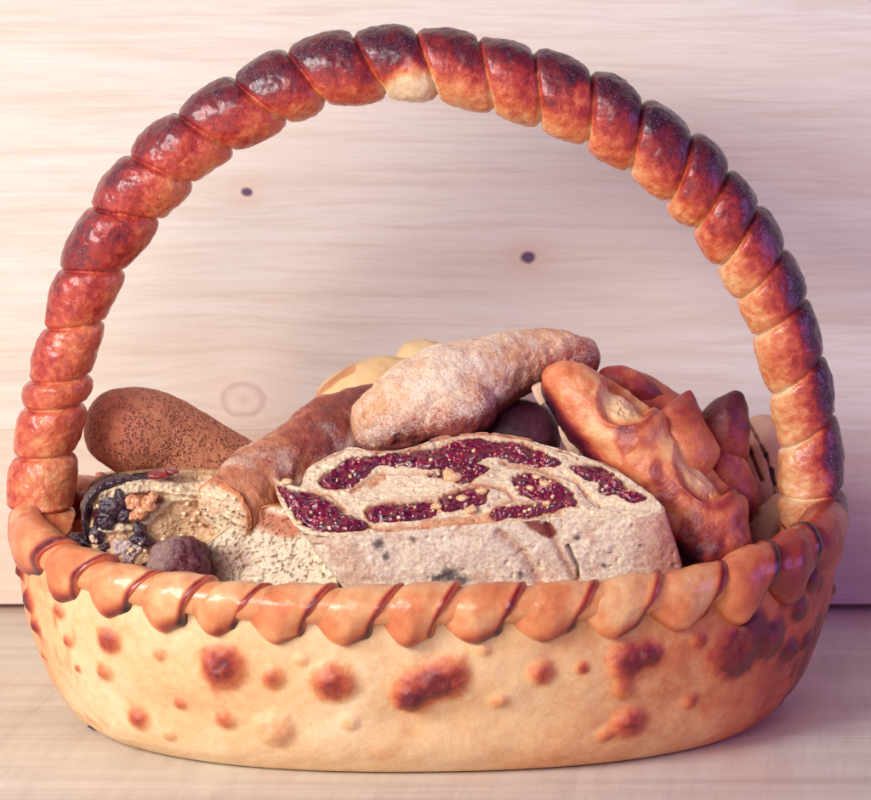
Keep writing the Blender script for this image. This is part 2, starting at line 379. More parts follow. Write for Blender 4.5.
for bl in blis:
    if bl is None:
        i = RNG.randint(0, len(flat))
        if not (outer.ravel()[i] and flat[i, 1] > .02 and .012 < flat[i, 2] < .08): continue
        C = flat[i]; r = RNG.uniform(.004, .013); amt = RNG.uniform(.3, 1)
    else:
        px, py, rp, amt = bl
        dd = (PXf - px) ** 2 + (PYf - py) ** 2 + np.where(fr, 0, 1e9); i = dd.argmin()
        C = flat[i]; r = rp * PXM
    D = V - C; d = np.sqrt((D ** 2).sum(2)); d = d * (1 + .28 * fbm(V, 70, 31, 3)) / r
    bump_ = sstep(1.15, .15, d)
    wr = outer
    disp = disp + wr * bump_ * min(.0064, r * .54) * (.85 + .22 * noise(V, 300, 5))
    brown = brown + wr * amt * .55 * sstep(1.28, .15, d + .14 * fbm(V, 300, 77, 3)) * (1 + .25 * fbm(V, 500, 7, 2))
# scorched streaks near the lip
st = fbm(V * np.array([1, 1, .35]), 120, 41, 3)
brown += .22 * sstep(.15, .6, st) * sstep(-.13, -.19, V[..., 0]) * outer + .3 * sstep(.0, .5, st) * sstep(.15, .19, V[..., 0]) * outer
brown = np.where(outer > 0, np.minimum(brown, .76 + .10 * fbm(V, 120, 3, 2)), .35 + .1 * fbm(V, 60, 2, 2))
V = V + Nn * (disp * np.where(outer > 0, 1, .3) * sstep(0.0, .012, Zz))[..., None]
M_bowl = bread('bowl_dough', namp=.13, nscale=200, rough=.42, coat=.2, b1=(420, .5, .0007), b2=(2200, .5, .0004), sss=.05, crough=.22)
F = grid_faces(nP, nT, True, flip=True); F.append(tuple(range(nT))); F.append(tuple((nP - 1) * nT + j for j in range(nT))[::-1])
mesh_obj('bowl', V.reshape(-1, 3), F, M_bowl, basket, brown=brown.ravel())

# rim: a core rope under overlapping folds of dough
RIMA, RIMB = .2000, .1258
def rimpt(th):
    x, y = oval(th, RIMA, RIMB); z = .0905 + .013 * np.cos(th) ** 4
    return rot(np.stack([x, y, z], -1))
ths = np.linspace(0, 2 * math.pi, 4001); RP = rimpt(ths); RL = np.r_[0, np.cumsum(np.linalg.norm(np.diff(RP, axis=0), axis=1))]; RTOT = RL[-1]
def rim_at(s):
    s = np.mod(s, RTOT); P = np.stack([np.interp(s, RL, RP[:, k]) for k in range(3)], -1)
    P2 = np.stack([np.interp(np.mod(s + .0015, RTOT), RL, RP[:, k]) for k in range(3)], -1); T = P2 - P
    return P, T / np.linalg.norm(T, axis=-1)[..., None]
M_rim = bread('rim_dough', wet=True, namp=.10, nscale=170, rough=.36, coat=.35, b1=(480, .3, .0005), b2=(2300, .3, .0003), sss=.06, crough=.12)
n_, m_ = 900, 28
s_ = np.linspace(0, RTOT, n_, endpoint=False); P, T = rim_at(s_)
O = np.cross(T, np.array([0, 0, 1.])); O /= np.linalg.norm(O, axis=1)[:, None]; U = np.cross(O, T)
ph = np.linspace(0, 2 * math.pi, m_, endpoint=False)
V = P[:, None] + O[:, None] * (np.cos(ph) * .0085)[None, :, None] + U[:, None] * (np.sin(ph) * .0085)[None, :, None]
V = np.concatenate([V, V[:1]], 0)
F = [tuple(((a // m_) % n_) * m_ + a % m_ for a in f) for f in grid_faces(n_ + 1, m_, True)]
rim = mesh_obj('rim', V[:-1].reshape(-1, 3), F, M_rim, basket, brown=.30 + .35 * sstep(.12, .18, V[:-1, :, 0].ravel()))
# fold lips: photo x of each fold's lip top along the front, then evenly on round the back
PRX, PRY = proj(RP)
fr_idx = np.where(RP[:, 1] < .02)[0]
lipx = [20, 58, 96, 148, 200, 255, 321, 388, 448, 515, 588, 652, 716, 765, 803, 830]
lips = []
for lx in lipx:
    c = fr_idx[np.abs(PRX[fr_idx] - lx).argmin()]; lips.append(RL[c])
lips = sorted(lips)
last, first = lips[-1], lips[0] + RTOT
nb_ = int(round((first - last) / .033)); lips += [last + (first - last) * k / nb_ for k in range(1, nb_)]
lips = sorted(lips)
nl = len(lips)
def lipskip(s):      # the feet of the handle cover the rim's two ends
    P = rim_at(np.array([s - .016]))[0][0]; return (P[0] - CX < -.188 and -.045 < P[1] < .03) or (P[0] - CX > .190 and -.012 < P[1] < .03)
for k in range(nl):
    if lipskip(lips[k]): continue
    s1 = lips[k]; s0 = lips[k - 1] if k else lips[-1] - RTOT
    Lk = s1 - s0
    n, m = 90, 110
    f = np.linspace(-.32, 1, n); f = np.r_[f, np.full(7, 1.0)]
    capk = np.r_[np.ones(n), np.sqrt(np.clip(1 - (np.arange(1, 8) / 7) ** 2, 0, 1)) ** .9]; capk[-1] = .02
    n = len(f)
    ph = np.linspace(0, 2 * math.pi, m, endpoint=False); PH, Fm = np.meshgrid(ph, f)
    _, CK = np.meshgrid(ph, capk)
    outw = np.cos(PH); upw = np.sin(PH)
    slant = RNG.uniform(.012, .016)
    s = s0 + Fm * Lk + slant * .5 * (upw * .8 - outw * .55) * np.clip(Fm + .3, 0, 1)
    # slight bulge of the closed end beyond the lip
    s = s + (1 - CK) * .0015
    P, T = rim_at(s)
    O = np.cross(T, np.array([0, 0, 1.])); O /= np.linalg.norm(O, axis=-1)[..., None]; U = np.cross(O, T)
    g = np.clip(Fm, 0, 1)
    rr = np.where(Fm < 0, .70, .70 + .32 * np.sin(np.clip(g * 1.6, 0, 1) * math.pi / 2) ** .8 - .05 * sstep(.55, .85, g))
    lip = np.exp(-((Fm - .945) / .06) ** 2)
    rr = rr + .07 * lip * (.6 + .4 * noise(np.stack([PH, Fm * 0 + k, PH * 0], 2), 1.3, 4)) - .20 * (1 - np.sin(math.pi * np.clip(g * .9 + .05, 0, 1)) ** .7) * sstep(.3, -.6, upw) * sstep(-.5, .4, outw)
    rr = rr * (1 - (1 - CK) * 1.0)
    big = .0116 * RNG.uniform(.95, 1.09) * (1 + .16 * sstep(.12, .16, rim_at(np.array([s1]))[0][0, 0]))
    low = sstep(.35, -.75, upw) * sstep(-.5, .3, outw)          # the fold reaches down the outside of the bowl
    ro = big * .92 * outw * (1 - .45 * (1 - np.sin(math.pi * np.clip(g * .9 + .08, 0, 1)) ** .6) * sstep(.3, -.6, upw) * (outw > 0)); ru = big * (1.0 * upw - .46 * low * np.sin(math.pi * np.clip(g * .96 + .02, 0, 1)) ** .5)
    V = P + O * (ro * rr - .0005)[..., None] + U * (ru * rr - .0015)[..., None]
    dd = .0009 * fbm(V, 70, 5 + k, 3) + .0003 * fbm(V, 260, 9, 2)
    dirn = O * outw[..., None] + U * upw[..., None]
    V = V + dirn * (dd * CK)[..., None]
    xr = V[..., 0]
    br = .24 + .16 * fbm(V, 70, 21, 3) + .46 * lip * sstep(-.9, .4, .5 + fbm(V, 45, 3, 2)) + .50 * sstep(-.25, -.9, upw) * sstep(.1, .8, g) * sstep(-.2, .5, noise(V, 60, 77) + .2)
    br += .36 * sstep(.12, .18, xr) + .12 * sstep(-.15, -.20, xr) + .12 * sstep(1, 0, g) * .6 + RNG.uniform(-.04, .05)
    Fc = grid_faces(n, m, True, flip=False); Fc.append(tuple(range(m))[::-1]); Fc.append(tuple((n - 1) * m + j for j in range(m)))
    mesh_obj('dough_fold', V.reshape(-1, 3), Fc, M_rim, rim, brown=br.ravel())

# handle: spine and tilted coil boundaries
bnd = [((8, 512), (74, 512)), ((10, 455), (79, 452)), ((24, 408), (86, 402)), ((30, 380), (92, 376)), ((42, 326), (106, 322)), ((63, 268), (121, 268)), ((93, 207), (157, 215)), ((132, 154), (192, 179)), ((177, 112), (235, 149)),
       ((232, 75), (290, 124)), ((289, 48), (328, 104)), ((353, 33), (389, 96)), ((418, 31), (439, 98)), ((479, 39), (495, 109)), ((536, 48), (539, 127)), ((595, 68), (586, 147)), ((645, 96), (626, 175)),
       ((695, 133), (668, 204)), ((729, 170), (693, 228)), ((757, 205), (721, 267)), ((786, 249), (738, 300)), ((804, 299), (756, 334)), ((824, 354), (772, 395)), ((830, 414), (785, 449)), ((843, 492), (782, 500))]
mids = [((a[0] + b[0]) / 2, (a[1] + b[1]) / 2) for a, b in bnd]
mids = [(72, 592), (48, 556)] + mids + [(806, 545), (784, 572)]
Yh = [-.062, -.034, -.006] + [0.0] * (len(bnd) - 2) + [-.006, -.028, -.05]
ctr = np.array([pix(mx, my, yy) for (mx, my), yy in zip(mids, Yh)])
dn = catmull(ctr, np.linspace(0, 1, 4000)); HL = np.r_[0, np.cumsum(np.linalg.norm(np.diff(dn, axis=0), axis=1))]
# arc position of every boundary and its slant (outer edge minus inner edge along the tangent)
bs = []; sl = []
TN = np.gradient(dn, axis=0); TN /= np.linalg.norm(TN, axis=1)[:, None]
for a, b in bnd:
    pa, pb = pix(*a, 0), pix(*b, 0); mid = (pa + pb) / 2
    i = ((dn - mid) ** 2).sum(1).argmin(); bs.append(HL[i]); sl.append(np.dot(pa - pb, TN[i]))
bs = np.array([0.0, bs[0] * .52] + bs + [(HL[-1] + bs[-1]) / 2, HL[-1]]); sl = np.array([-.01, -.008] + sl + [.008, .01])
n, m = 1500, 120
arc = np.linspace(0, HL[-1], n)
C = np.stack([np.interp(arc, HL, dn[:, k]) for k in range(3)], 1); T = np.gradient(C, axis=0); T /= np.linalg.norm(T, axis=1)[:, None]
Nh = np.cross(np.array([0, -1., 0]), T); Nh /= np.linalg.norm(Nh, axis=1)[:, None]
ctrH = np.array([0, 0, .15])
sgn = np.sign(((C - ctrH) * Nh).sum(1)); Nh *= sgn[:, None]      # outward
Bh = np.tile(np.array([0, -1., 0]), (n, 1))
ph = np.linspace(0, 2 * math.pi, m, endpoint=False); PH, AR = np.meshgrid(ph, arc)
so, co = np.sin(PH), np.cos(PH)
SL = np.interp(AR, bs, sl); se = AR - SL * .5 * so
idx = np.clip(np.searchsorted(bs, se) - 1, 0, len(bs) - 2); f = np.clip((se - bs[idx]) / (bs[idx + 1] - bs[idx]), 0, 1)
segr = RNG.uniform(-1, 1, 40)[idx]
wdt = np.interp(arc / HL[-1], [0, .06, .12, .2, .3, .5, .7, .88, .94, 1], [.0165, .0172, .0168, .0152, .0178, .0184, .0192, .0158, .0172, .017])
bul = np.clip(4 * f * (1 - f), 0, 1) ** .42
right = sstep(-.02, .08, C[:, 0])[:, None]
amp = .20 + .05 * segr
r = (1 - amp) + amp * 1.15 * bul
skew = np.sin(f * math.pi) * (f - .5) * .10 * (1 - right) - np.sin(f * math.pi) * (f - .5) * .05 * right
r = r + skew
r -= .07 * np.exp(-(np.minimum(f, 1 - f) * (bs[idx + 1] - bs[idx]) / .0012) ** 2)
lowl = sstep(.115, .07, AR / HL[-1]); lip = np.exp(-((f - .06) / .06) ** 2) * lowl; r = r + .08 * lip
W = wdt[:, None]
V = C[:, None] + Nh[:, None] * (so * r * W)[..., None] + Bh[:, None] * (co * r * W * .95)[..., None]
dirn = Nh[:, None] * so[..., None] + Bh[:, None] * co[..., None]
V = V + dirn * (.0015 * fbm(V, 55, 12, 3) + .0006 * fbm(V, 170, 4, 3) + .0003 * fbm(V, 420, 6, 2))[..., None]
u = AR / HL[-1]
ks = [0, .09, .18, .26, .38, .5, .64, .8, .92, 1]
inn = np.interp(u, ks, [.22, .24, .34, .40, .36, .30, .27, .24, .24, .42]); mid = np.interp(u, ks, [.20, .22, .38, .52, .53, .54, .52, .52, .38, .55]); out = np.interp(u, ks, [.30, .34, .52, .62, .74, .80, .84, .96, .95, .9])
kk = so + .42 * fbm(V, 60, 9, 4) - .06
br = np.where(kk > 0, mid + (out - mid) * sstep(0, .75, kk), mid + (inn - mid) * sstep(0, -.8, kk))
br = br + .05 * segr + .15 * fbm(V, 90, 33, 4) + .07 * (bul - .75) - .16 * np.exp(-(np.minimum(f, 1 - f) / .05) ** 2) * sstep(.3, .45, u) + .3 * lip
pp = pix(410, 90, -.012); d = np.sqrt(((V - pp) ** 2).sum(2)); br -= .5 * sstep(.017, .007, d + .002 * fbm(V, 200, 2, 2))
pp = pix(581, 95, -.015); d = np.sqrt(((V - pp) ** 2).sum(2)); br -= .20 * sstep(.008, .003, d + .002 * fbm(V, 200, 2, 2))
M_handle = bread('handle_crust', stops=HCRUST, namp=.27, nscale=230, glint=1, rough=.36, coat=.6, b1=(480, .6, .0008), b2=(1500, .7, .0006), sss=.03, crough=.15, wet=True)
F = grid_faces(n, m, True, flip=True); F.append(tuple(range(m))); F.append(tuple((n - 1) * m + j for j in range(m))[::-1])
mesh_obj('handle', V.reshape(-1, 3), F, M_handle, basket, brown=br.ravel())

# ------------------------------------------------------------------ breads lying in the basket
def ctrl(rows, asp=1.0):
    """rows: photo x, photo y, depth Y, radius in photo pixels [, radius toward viewer]"""
    out = []
    for r in rows:
        p = pix(r[0], r[1], r[2]); sc = PXM * (1 + r[2] / DIST)
        out.append((*p, r[3] * sc, (r[4] if len(r) > 4 else r[3] * asp) * sc))
    return out
def loaf(name, rows, mat, brownf, lump=(.0012, 60), fine=(.0004, 260), n=220, m=140, parent=None, asp=1.0, seed=1, cap0=None, cap1=None, sq=2.0, flour=None, mod=None, ref=(0, -1, 0)):
    s = Sweep(ctrl(rows, asp), n, m, ref=ref, cap0=cap0, cap1=cap1, sq=sq)
    V0 = s.verts()
    d = lump[0] * fbm(V0, lump[1], seed, 3) + fine[0] * fbm(V0, fine[1], seed + 7, 3)
    if mod is not None: d = d + mod(s, V0)
    V = s.verts(disp=d); b = brownf(s, V) if callable(brownf) else brownf + .1 * fbm(V, 50, seed, 3)
    return mesh_obj(name, V.reshape(-1, 3), s.faces(), mat, parent, brown=np.broadcast_to(b, V.shape[:2]).ravel(),
                    base=parent is None, flour=None if flour is None else np.broadcast_to(flour(s, V), V.shape[:2]).ravel())

# speckled dark bread roll, back left
M_speck = bread('speckled_crust', stops=[(0, (244, 178, 132)), (.5, (206, 114, 84)), (1, (104, 36, 42))], namp=.34, nscale=330, rough=.6, coat=.0,
                b1=(420, .9, .0013), b2=(1300, .7, .0007), specks=(760, .42, (110, 50, 50), .46), sss=.03)
o = loaf('brown_roll', [(86, 445, .03, 36), (122, 434, .035, 46), (160, 440, .045, 47), (205, 462, .05, 42), (255, 482, .055, 34), (285, 500, .06, 25)], M_speck,
         lambda s, V: .30 + .3 * sstep(-.14, -.175, V[..., 0]) + .2 * sstep(.12, .095, V[..., 2]), cap0=.018, seed=3, lump=(.0016, 40))
tag(o, 'brown speckled roll behind the fruit loaf, beside the left foot of the handle', 'bread roll')
M_dark = bread('dark_crust', namp=.1, nscale=200, rough=.4, coat=.2, sss=0)
o = loaf('round_roll', [(78, 505, .03, 16), (92, 502, .035, 19)], M_dark, .68, n=80, m=64, seed=5)
tag(o, 'small dark reddish roll between the left handle foot and the speckled roll', 'bread roll')

# pale bun and its neighbour in the middle back
M_pale = bread('pale_bun_crust', stops=[(0, (242, 218, 174)), (.3, (232, 194, 138)), (.45, (212, 156, 104)), (.7, (206, 140, 90)), (1, (120, 50, 40))], namp=.12, nscale=60, rough=.42, coat=.15, b1=(250, .3, .0006), b2=(1500, .2, .0003))
o = loaf('pale_bun', [(330, 432, .07, 28), (350, 408, .07, 38), (385, 398, .072, 43), (425, 402, .075, 40), (455, 415, .08, 30)], M_pale,
         lambda s, V: .34 + .2 * fbm(V, 40, 14, 4) + .5 * sstep(.004, .001, np.abs(noise(V, 70, 8)) * .02 + .0005) * sstep(.15, .17, V[..., 2]) * 0 + .45 * sstep(.35, .6, noise(V, 110, 5)) * sstep(-.03, -.05, V[..., 0]) + .1 * fbm(V, 50, 4, 3), seed=9, lump=(.002, 30))
tag(o, 'smooth pale yellow bun behind the floury bread, at the middle of the basket', 'bun')
o = loaf('pale_bun', [(395, 372, .105, 22), (425, 366, .107, 27), (460, 375, .11, 24)], M_pale, .22, n=120, m=90, seed=12)
tag(o, 'palest bun, only its top showing at the very back above the yellow bun', 'bun')

# torn rustic loaf with cut end facing front left
M_rust = bread('rustic_crust', stops=[(0, (240, 200, 150)), (.3, (220, 146, 100)), (.6, (168, 78, 60)), (1, (70, 20, 34))], namp=.34, nscale=210, rough=.5, coat=.12,
               b1=(480, .9, .0013), b2=(1500, .7, .0006), flour=(170, .62, (246, 222, 200)), sss=.03)
M_crumb = painted('bread_crumb', rough=.85, bumps=((700, .5, .0008), (2200, .4, .0004)), pores=(330, .9, .0016, .55, (150, 104, 82)), var=.22)
rl = empty('rustic_loaf', pix(300, 470, -.02)); tag(rl, 'reddish rustic loaf cut open at its left end, slanting up from the fruit loaf', 'loaf')
rows_r = [(226, 512, -.066, 34, 30), (260, 487, -.045, 40), (310, 456, -.02, 42), (360, 428, .01, 42), (400, 412, .035, 36), (425, 402, .05, 26)]
loaf('crust', rows_r, M_rust, lambda s, V: .46 + .26 * fbm(V, 55, 3, 3) + .25 * sstep(.02, -.0, s.ARC) * 0 + .2 * sstep(.02, .07, s.ARC), parent=rl, cap0=.0015, seed=14, lump=(.0038, 48), fine=(.0012, 200),
     flour=lambda s, V: .47 + .5 * fbm(V, 55, 6, 2))
# cut end: an irregular disc of crumb, slightly hollow, lying across the end of the loaf
s = Sweep(ctrl(rows_r), 60, 120)
c0 = s.C[0, :3]; ax = s.T[0]; e1 = s.N[0]; e2 = s.B[0]
nr, na = 60, 160
rr_, an = np.meshgrid(np.linspace(0.001, 1, nr), np.linspace(0, 2 * math.pi, na, endpoint=False), indexing='ij')
ra = 34.5 * PXM * (1 + .05 * np.sin(3 * an + 1)); V = c0 + e1 * (np.sin(an) * rr_ * ra)[..., None] + e2 * (np.cos(an) * rr_ * ra * .9)[..., None]
h = .003 * (1 - rr_ ** 3) * (fbm(V, 120, 3, 3) * .9 + .7) + .0012 * np.abs(noise(V, 420, 9))
V = V - ax * (h + .0012 * sstep(1.0, .9, rr_))[..., None]
cc = np.zeros(V.shape); pale = np.array(lin((244, 222, 186))); tan = np.array(lin((222, 164, 112))); dk = np.array(lin((128, 60, 62)))
k1 = sstep(-.1, .5, fbm(V, 90, 4, 3))[..., None]; k2 = sstep(.82, .97, rr_ + .05 * noise(V, 120, 3))[..., None]; k3 = (sstep(.1, .5, noise(V, 55, 13)) * sstep(.008, .014, (V - c0) @ e1 + .004))[..., None]
cc = pale * (1 - k1 * .6) + tan * k1 * .6; cc = cc * (1 - k3 * .5) + dk * k3 * .5; cc = cc * (1 - k2) + np.array(lin((216, 140, 92))) * k2
F = grid_faces(nr, na, True); F.append(tuple(range(na))[::-1])
mesh_obj('crumb', V.reshape(-1, 3), F, M_crumb, rl, col=cc.reshape(-1, 3))

# ---------- slab builder: a slice cut from a loaf, outline traced, with real thickness
def inside(poly, X, Y):
    poly = np.asarray(poly); r = np.zeros(X.shape, bool); j = len(poly) - 1
    for i in range(len(poly)):
        xi, yi = poly[i]; xj, yj = poly[j]
        c = ((yi > Y) != (yj > Y)) & (X < (xj - xi) * (Y - yi) / (yj - yi + 1e-12) + xi); r ^= c; j = i
    return r
def sdf(poly, X, Y):
    """positive inside"""
    poly = np.asarray(poly); d = np.full(X.shape, 1e9)
    for i in range(len(poly)):
        a = poly[i]; b = poly[(i + 1) % len(poly)]; e = b - a; t = np.clip(((X - a[0]) * e[0] + (Y - a[1]) * e[1]) / (e @ e + 1e-12), 0, 1)
        d = np.minimum(d, (X - a[0] - t * e[0]) ** 2 + (Y - a[1] - t * e[1]) ** 2)
    d = np.sqrt(d); return np.where(inside(poly, X, Y), d, -d)
def smooth_closed(pts, n):
    pts = np.asarray(pts, float); P = np.r_[pts, pts, pts]; N0 = len(pts)
    d = catmull(P, np.linspace(0, 1, (3 * N0 - 1) * 20 + 1)); d = d[N0 * 20:2 * N0 * 20]
    L = np.r_[0, np.cumsum(np.linalg.norm(np.diff(np.r_[d, d[:1]], axis=0), axis=1))]
    s = np.linspace(0, L[-1], n, endpoint=False); dd = np.r_[d, d[:1]]
    return np.stack([np.interp(s, L, dd[:, k]) for k in range(2)], 1)
class Plane:
    def __init__(s, P0, tilt, yaw=0):
        """tilt = angle of the face normal above the horizontal, facing the viewer"""
        s.P0 = np.array(P0); s.n = np.array([math.sin(yaw) * math.cos(tilt), -math.cos(yaw) * math.cos(tilt), math.sin(tilt)])
        s.u = np.array([math.cos(yaw), math.sin(yaw), 0]); s.w = np.cross(s.n, s.u)
        if s.w[2] < 0: s.w = -s.w
    def uw(s, pts): 
        out = []
        for p in pts:
            q = pix_plane(p[0], p[1], s.P0, s.n) - s.P0; out.append((q @ s.u, q @ s.w))
        return np.array(out)
    def at(s, U, W, H): return s.P0 + s.u * np.asarray(U)[..., None] + s.w * np.asarray(W)[..., None] + s.n * np.asarray(H)[..., None]
def slab(pl, outline, axis, thick, nring=90, nout=560, nside=46, shear=None, hf=None, edge=.0015):
    O = smooth_closed(pl.uw(outline), nout); A = pl.uw(axis)
    t = np.clip((O[:, 0] - A[0, 0]) / (A[1, 0] - A[0, 0]), 0, 1); Q = A[0] + (A[1] - A[0]) * t[:, None]
    rows = []; kinds = []
    for k in range(nring):
        f = k / (nring - 1); p = Q + (O - Q) * f; rows.append((p, np.zeros(nout))); kinds.append(0)
    for k in range(1, nside):
        f = k / (nside - 1); p = O.copy()
        if shear is not None: p = shear(p, f)
        p = Q + (p - Q) * (1 + .018 * math.sin(f * math.pi)); rows.append((p, np.full(nout, -thick * f))); kinds.append(1 + f)
    last = rows[-1][0]
    for k in range(1, 12):
        f = 1 - k / 11; Q2 = shear(Q.copy(), 1) if shear is not None else Q
        rows.append((Q2 + (last - Q2) * f, np.full(nout, -thick - .001))); kinds.append(3)
    U = np.array([r[0][:, 0] for r in rows]); Wv = np.array([r[0][:, 1] for r in rows]); H = np.array([r[1] for r in rows])
    K = np.array(kinds)[:, None] * np.ones((1, nout))
    Fr = np.array([k / (nring - 1) if k < nring else 1 for k in range(len(rows))])[:, None] * np.ones((1, nout))
    return U, Wv, H, K, Fr, grid_faces(len(rows), nout, True)

# ---------- fig pastry slice, front and centre
FR = Plane(pix(470, 520, -.086), math.radians(58), math.radians(0))
rs = empty('fig_pastry_slice', pix(470, 560, -.07)); tag(rs, 'wide floured pastry slice with a purple fig swirl, lying on top at the front', 'pastry slice')
out_px = [(273, 478), (281, 482), (288, 484), (300, 486), (303, 475), (308, 466), (322, 458), (340, 450), (352, 446), (380, 450), (410, 446), (440, 436), (470, 431), (495, 432), (522, 437), (558, 448), (590, 458), (622, 473), (647, 490), (664, 507),
          (655, 513), (620, 516), (580, 518), (540, 520), (500, 523), (460, 526), (420, 529), (380, 532), (345, 536), (318, 535), (300, 529), (287, 514), (278, 497)]
ax_px = [(318, 508), (622, 502)]
jam = [[(318, 481), (333, 470), (351, 457), (376, 455), (432, 447), (472, 438), (495, 440), (520, 444), (545, 453), (561, 464), (548, 467), (533, 465), (508, 460), (488, 457), (472, 464), (432, 469), (401, 466), (378, 466), (366, 477), (351, 487), (331, 491)],
       [(278, 486), (298, 489), (322, 496), (336, 506), (353, 518), (368, 527), (355, 532), (335, 533), (315, 529), (300, 522), (290, 508), (283, 496)],
       [(366, 511), (384, 505), (406, 503), (432, 502), (440, 508), (434, 516), (411, 521), (386, 523), (371, 521)],
       [(440, 499), (457, 492), (475, 488), (487, 489), (488, 497), (484, 504), (470, 507), (444, 511)],
       [(429, 476), (447, 468), (467, 465), (490, 466), (488, 472), (478, 478), (462, 483), (447, 480)],
       [(511, 478), (528, 472), (551, 479), (571, 491), (578, 505), (562, 509), (546, 513), (540, 505), (528, 497), (516, 488)],
       [(495, 508), (520, 504), (543, 503), (550, 510), (530, 517), (510, 517), (493, 518)],
       [(571, 468), (581, 464), (606, 467), (617, 479), (634, 492), (648, 498), (634, 503), (617, 496), (599, 494), (599, 484), (584, 478)]]
jam_uw = [smooth_closed(FR.uw(j), 90) for j in jam]
umin, umax = FR.uw([(273, 478)])[0][0], FR.uw([(664, 507)])[0][0]
def shr(p, f):
    p = p.copy(); t = (p[:, 0] - umin) / (umax - umin); p[:, 0] += f * ((1 - t) * .024 + t * .010); p[:, 1] -= f * .0150; return p
U, Wv, H, K, Fr, Fc = slab(FR, out_px, ax_px, .0285, nring=110, nout=760, nside=60, shear=shr)
JD = np.full(U.shape, -1.0)
def rag(P): return .0013 * fbm(P, 190, 51, 3) + .0006 * noise(P, 700, 52)
for j in jam_uw: JD = np.maximum(JD, sdf(j, U, Wv))
V = FR.at(U, Wv, H); top = K == 0; side = (K > 0) & (K < 3)
JD = JD + rag(FR.at(U, Wv, H * 0))
roll = np.abs(JD)
h = np.where(top, .0013 * fbm(V * np.array([.6, 1.3, 1.3]), 150, 3, 4) - .0018 * sstep(.35, .8, fbm(V * np.array([.6, 1.4, 1.4]), 240, 44, 2)) - .0010 * sstep(.45, .75, noise(V * np.array([1, 1.5, 1.5]), 420, 12)) - .0014 * sstep(-.0008, .0006, JD) + .0006 * sstep(.006, .0015, roll) - .0016 * sstep(.93, 1.0, Fr), 0)
cen = FR.at(*[np.full(U.shape, v) for v in ((umin + umax) / 2, 0.02, 0)])
od = FR.at(U, Wv, H * 0) - cen; od /= np.linalg.norm(od, axis=2)[..., None]
sd = np.zeros(U.shape); Xw = V[..., 0]
sd = np.where(side, .0018 * fbm(V, 60, 5, 3) + .0007 * fbm(V, 330, 6, 4) - .0009 * sstep(.6, .85, noise(V, 300, 61)), 0)
PXs, PYs = proj(V)
def seg_d(x0, y0, x1, y1):
    e = np.array([x1 - x0, y1 - y0]); t = np.clip(((PXs - x0) * e[0] + (PYs - y0) * e[1]) / (e @ e), 0, 1)
    return np.sqrt((PXs - x0 - t * e[0]) ** 2 + (PYs - y0 - t * e[1]) ** 2)
cr = np.minimum(seg_d(548, 528, 562, 556), seg_d(562, 556, 578, 584)) ; cr2 = np.minimum(seg_d(568, 548, 578, 568), seg_d(578, 568, 579, 582))
fd = np.minimum(seg_d(500, 535, 524, 556), seg_d(524, 556, 540, 584))
fs = side & (V[..., 1] < -.04)
def bandd(pts):
    d = np.full(PXs.shape, 99.)
    for a, b in zip(pts[:-1], pts[1:]): d = np.minimum(d, seg_d(*a, *b))
    return d
LY = [[(322, 500), (345, 521), (380, 529), (430, 526), (480, 521), (520, 519), (560, 513)], [(352, 492), (378, 474), (398, 472), (430, 474)], [(380, 499), (420, 495), (440, 492)], [(500, 462), (540, 470), (575, 480), (590, 498), (600, 505)], [(300, 500), (330, 495), (345, 510)], [(470, 484), (505, 488), (515, 500), (490, 505)]]
DL = np.full(PXs.shape, 99.)
for q in LY: DL = np.minimum(DL, bandd(q))
DL = DL + 1.5 * noise(V, 220, 5)
h = np.where(top, h - .0012 * np.exp(-(DL / 1.8) ** 2), h)
GP = np.minimum(bandd([(425, 524), (470, 519), (500, 517)]), bandd([(372, 484), (384, 474)])) + 2 * noise(V, 250, 6)
sd = np.where(fs, sd - .0022 * np.exp(-(cr / 3.2) ** 2) - .0028 * np.exp(-(cr2 / 1.8) ** 2) - .0025 * np.exp(-(fd / 5) ** 2), sd)
V = V + FR.n * h[..., None] + (-FR.w) * (np.where(fs, sd, 0))[..., None] + od * np.where(side & ~fs, sd, 0)[..., None]
crumb = np.array(lin((254, 240, 204))); crust_t = np.array(lin((214, 138, 92))); flourc = np.array(lin((255, 246, 218))); pink = np.array(lin((212, 152, 120))); char = np.array(lin((62, 40, 66)))
k = (sstep(.0022, .0, roll) * sstep(-.5, .4, fbm(V, 90, 71, 2)))[..., None] * .75; cl = crumb * (1 - k) + np.array(lin((214, 130, 72))) * k
k = sstep(.90, .98, Fr + .03 * noise(V, 200, 4))[..., None] * (Wv > .012)[..., None]; cl = cl * (1 - k) + crust_t * k
k = sstep(-.0003, .0008, JD)[..., None]; cl = cl * (1 - k) + np.array(lin((90, 20, 48))) * k
k = (sstep(-.5, .2, fbm(V, 80, 72, 2)) * np.exp(-(DL / 2.1) ** 2) * .7)[..., None]; cl = cl * (1 - k) + np.array(lin((204, 122, 74))) * k
k = (sstep(6, 2, GP) * .7)[..., None]; cl = cl * (1 - k) + np.array(lin((222, 148, 92))) * k
sc = flourc * 1.0 + 0 * V
k = sstep(.0, .5, fbm(V, 95, 8, 4))[..., None] * .45; sc = sc * (1 - k) + pink * k
k = sstep(.085, .112, V[..., 0] + .006 * fbm(V, 90, 1, 2))[..., None] * .75; sc = sc * (1 - k) + np.array(lin((198, 106, 88))) * k
k = (sstep(-.075, -.088, V[..., 0] + .004 * fbm(V, 90, 1, 2)) * .5)[..., None]; sc = sc * (1 - k) + np.array(lin((226, 160, 116))) * k
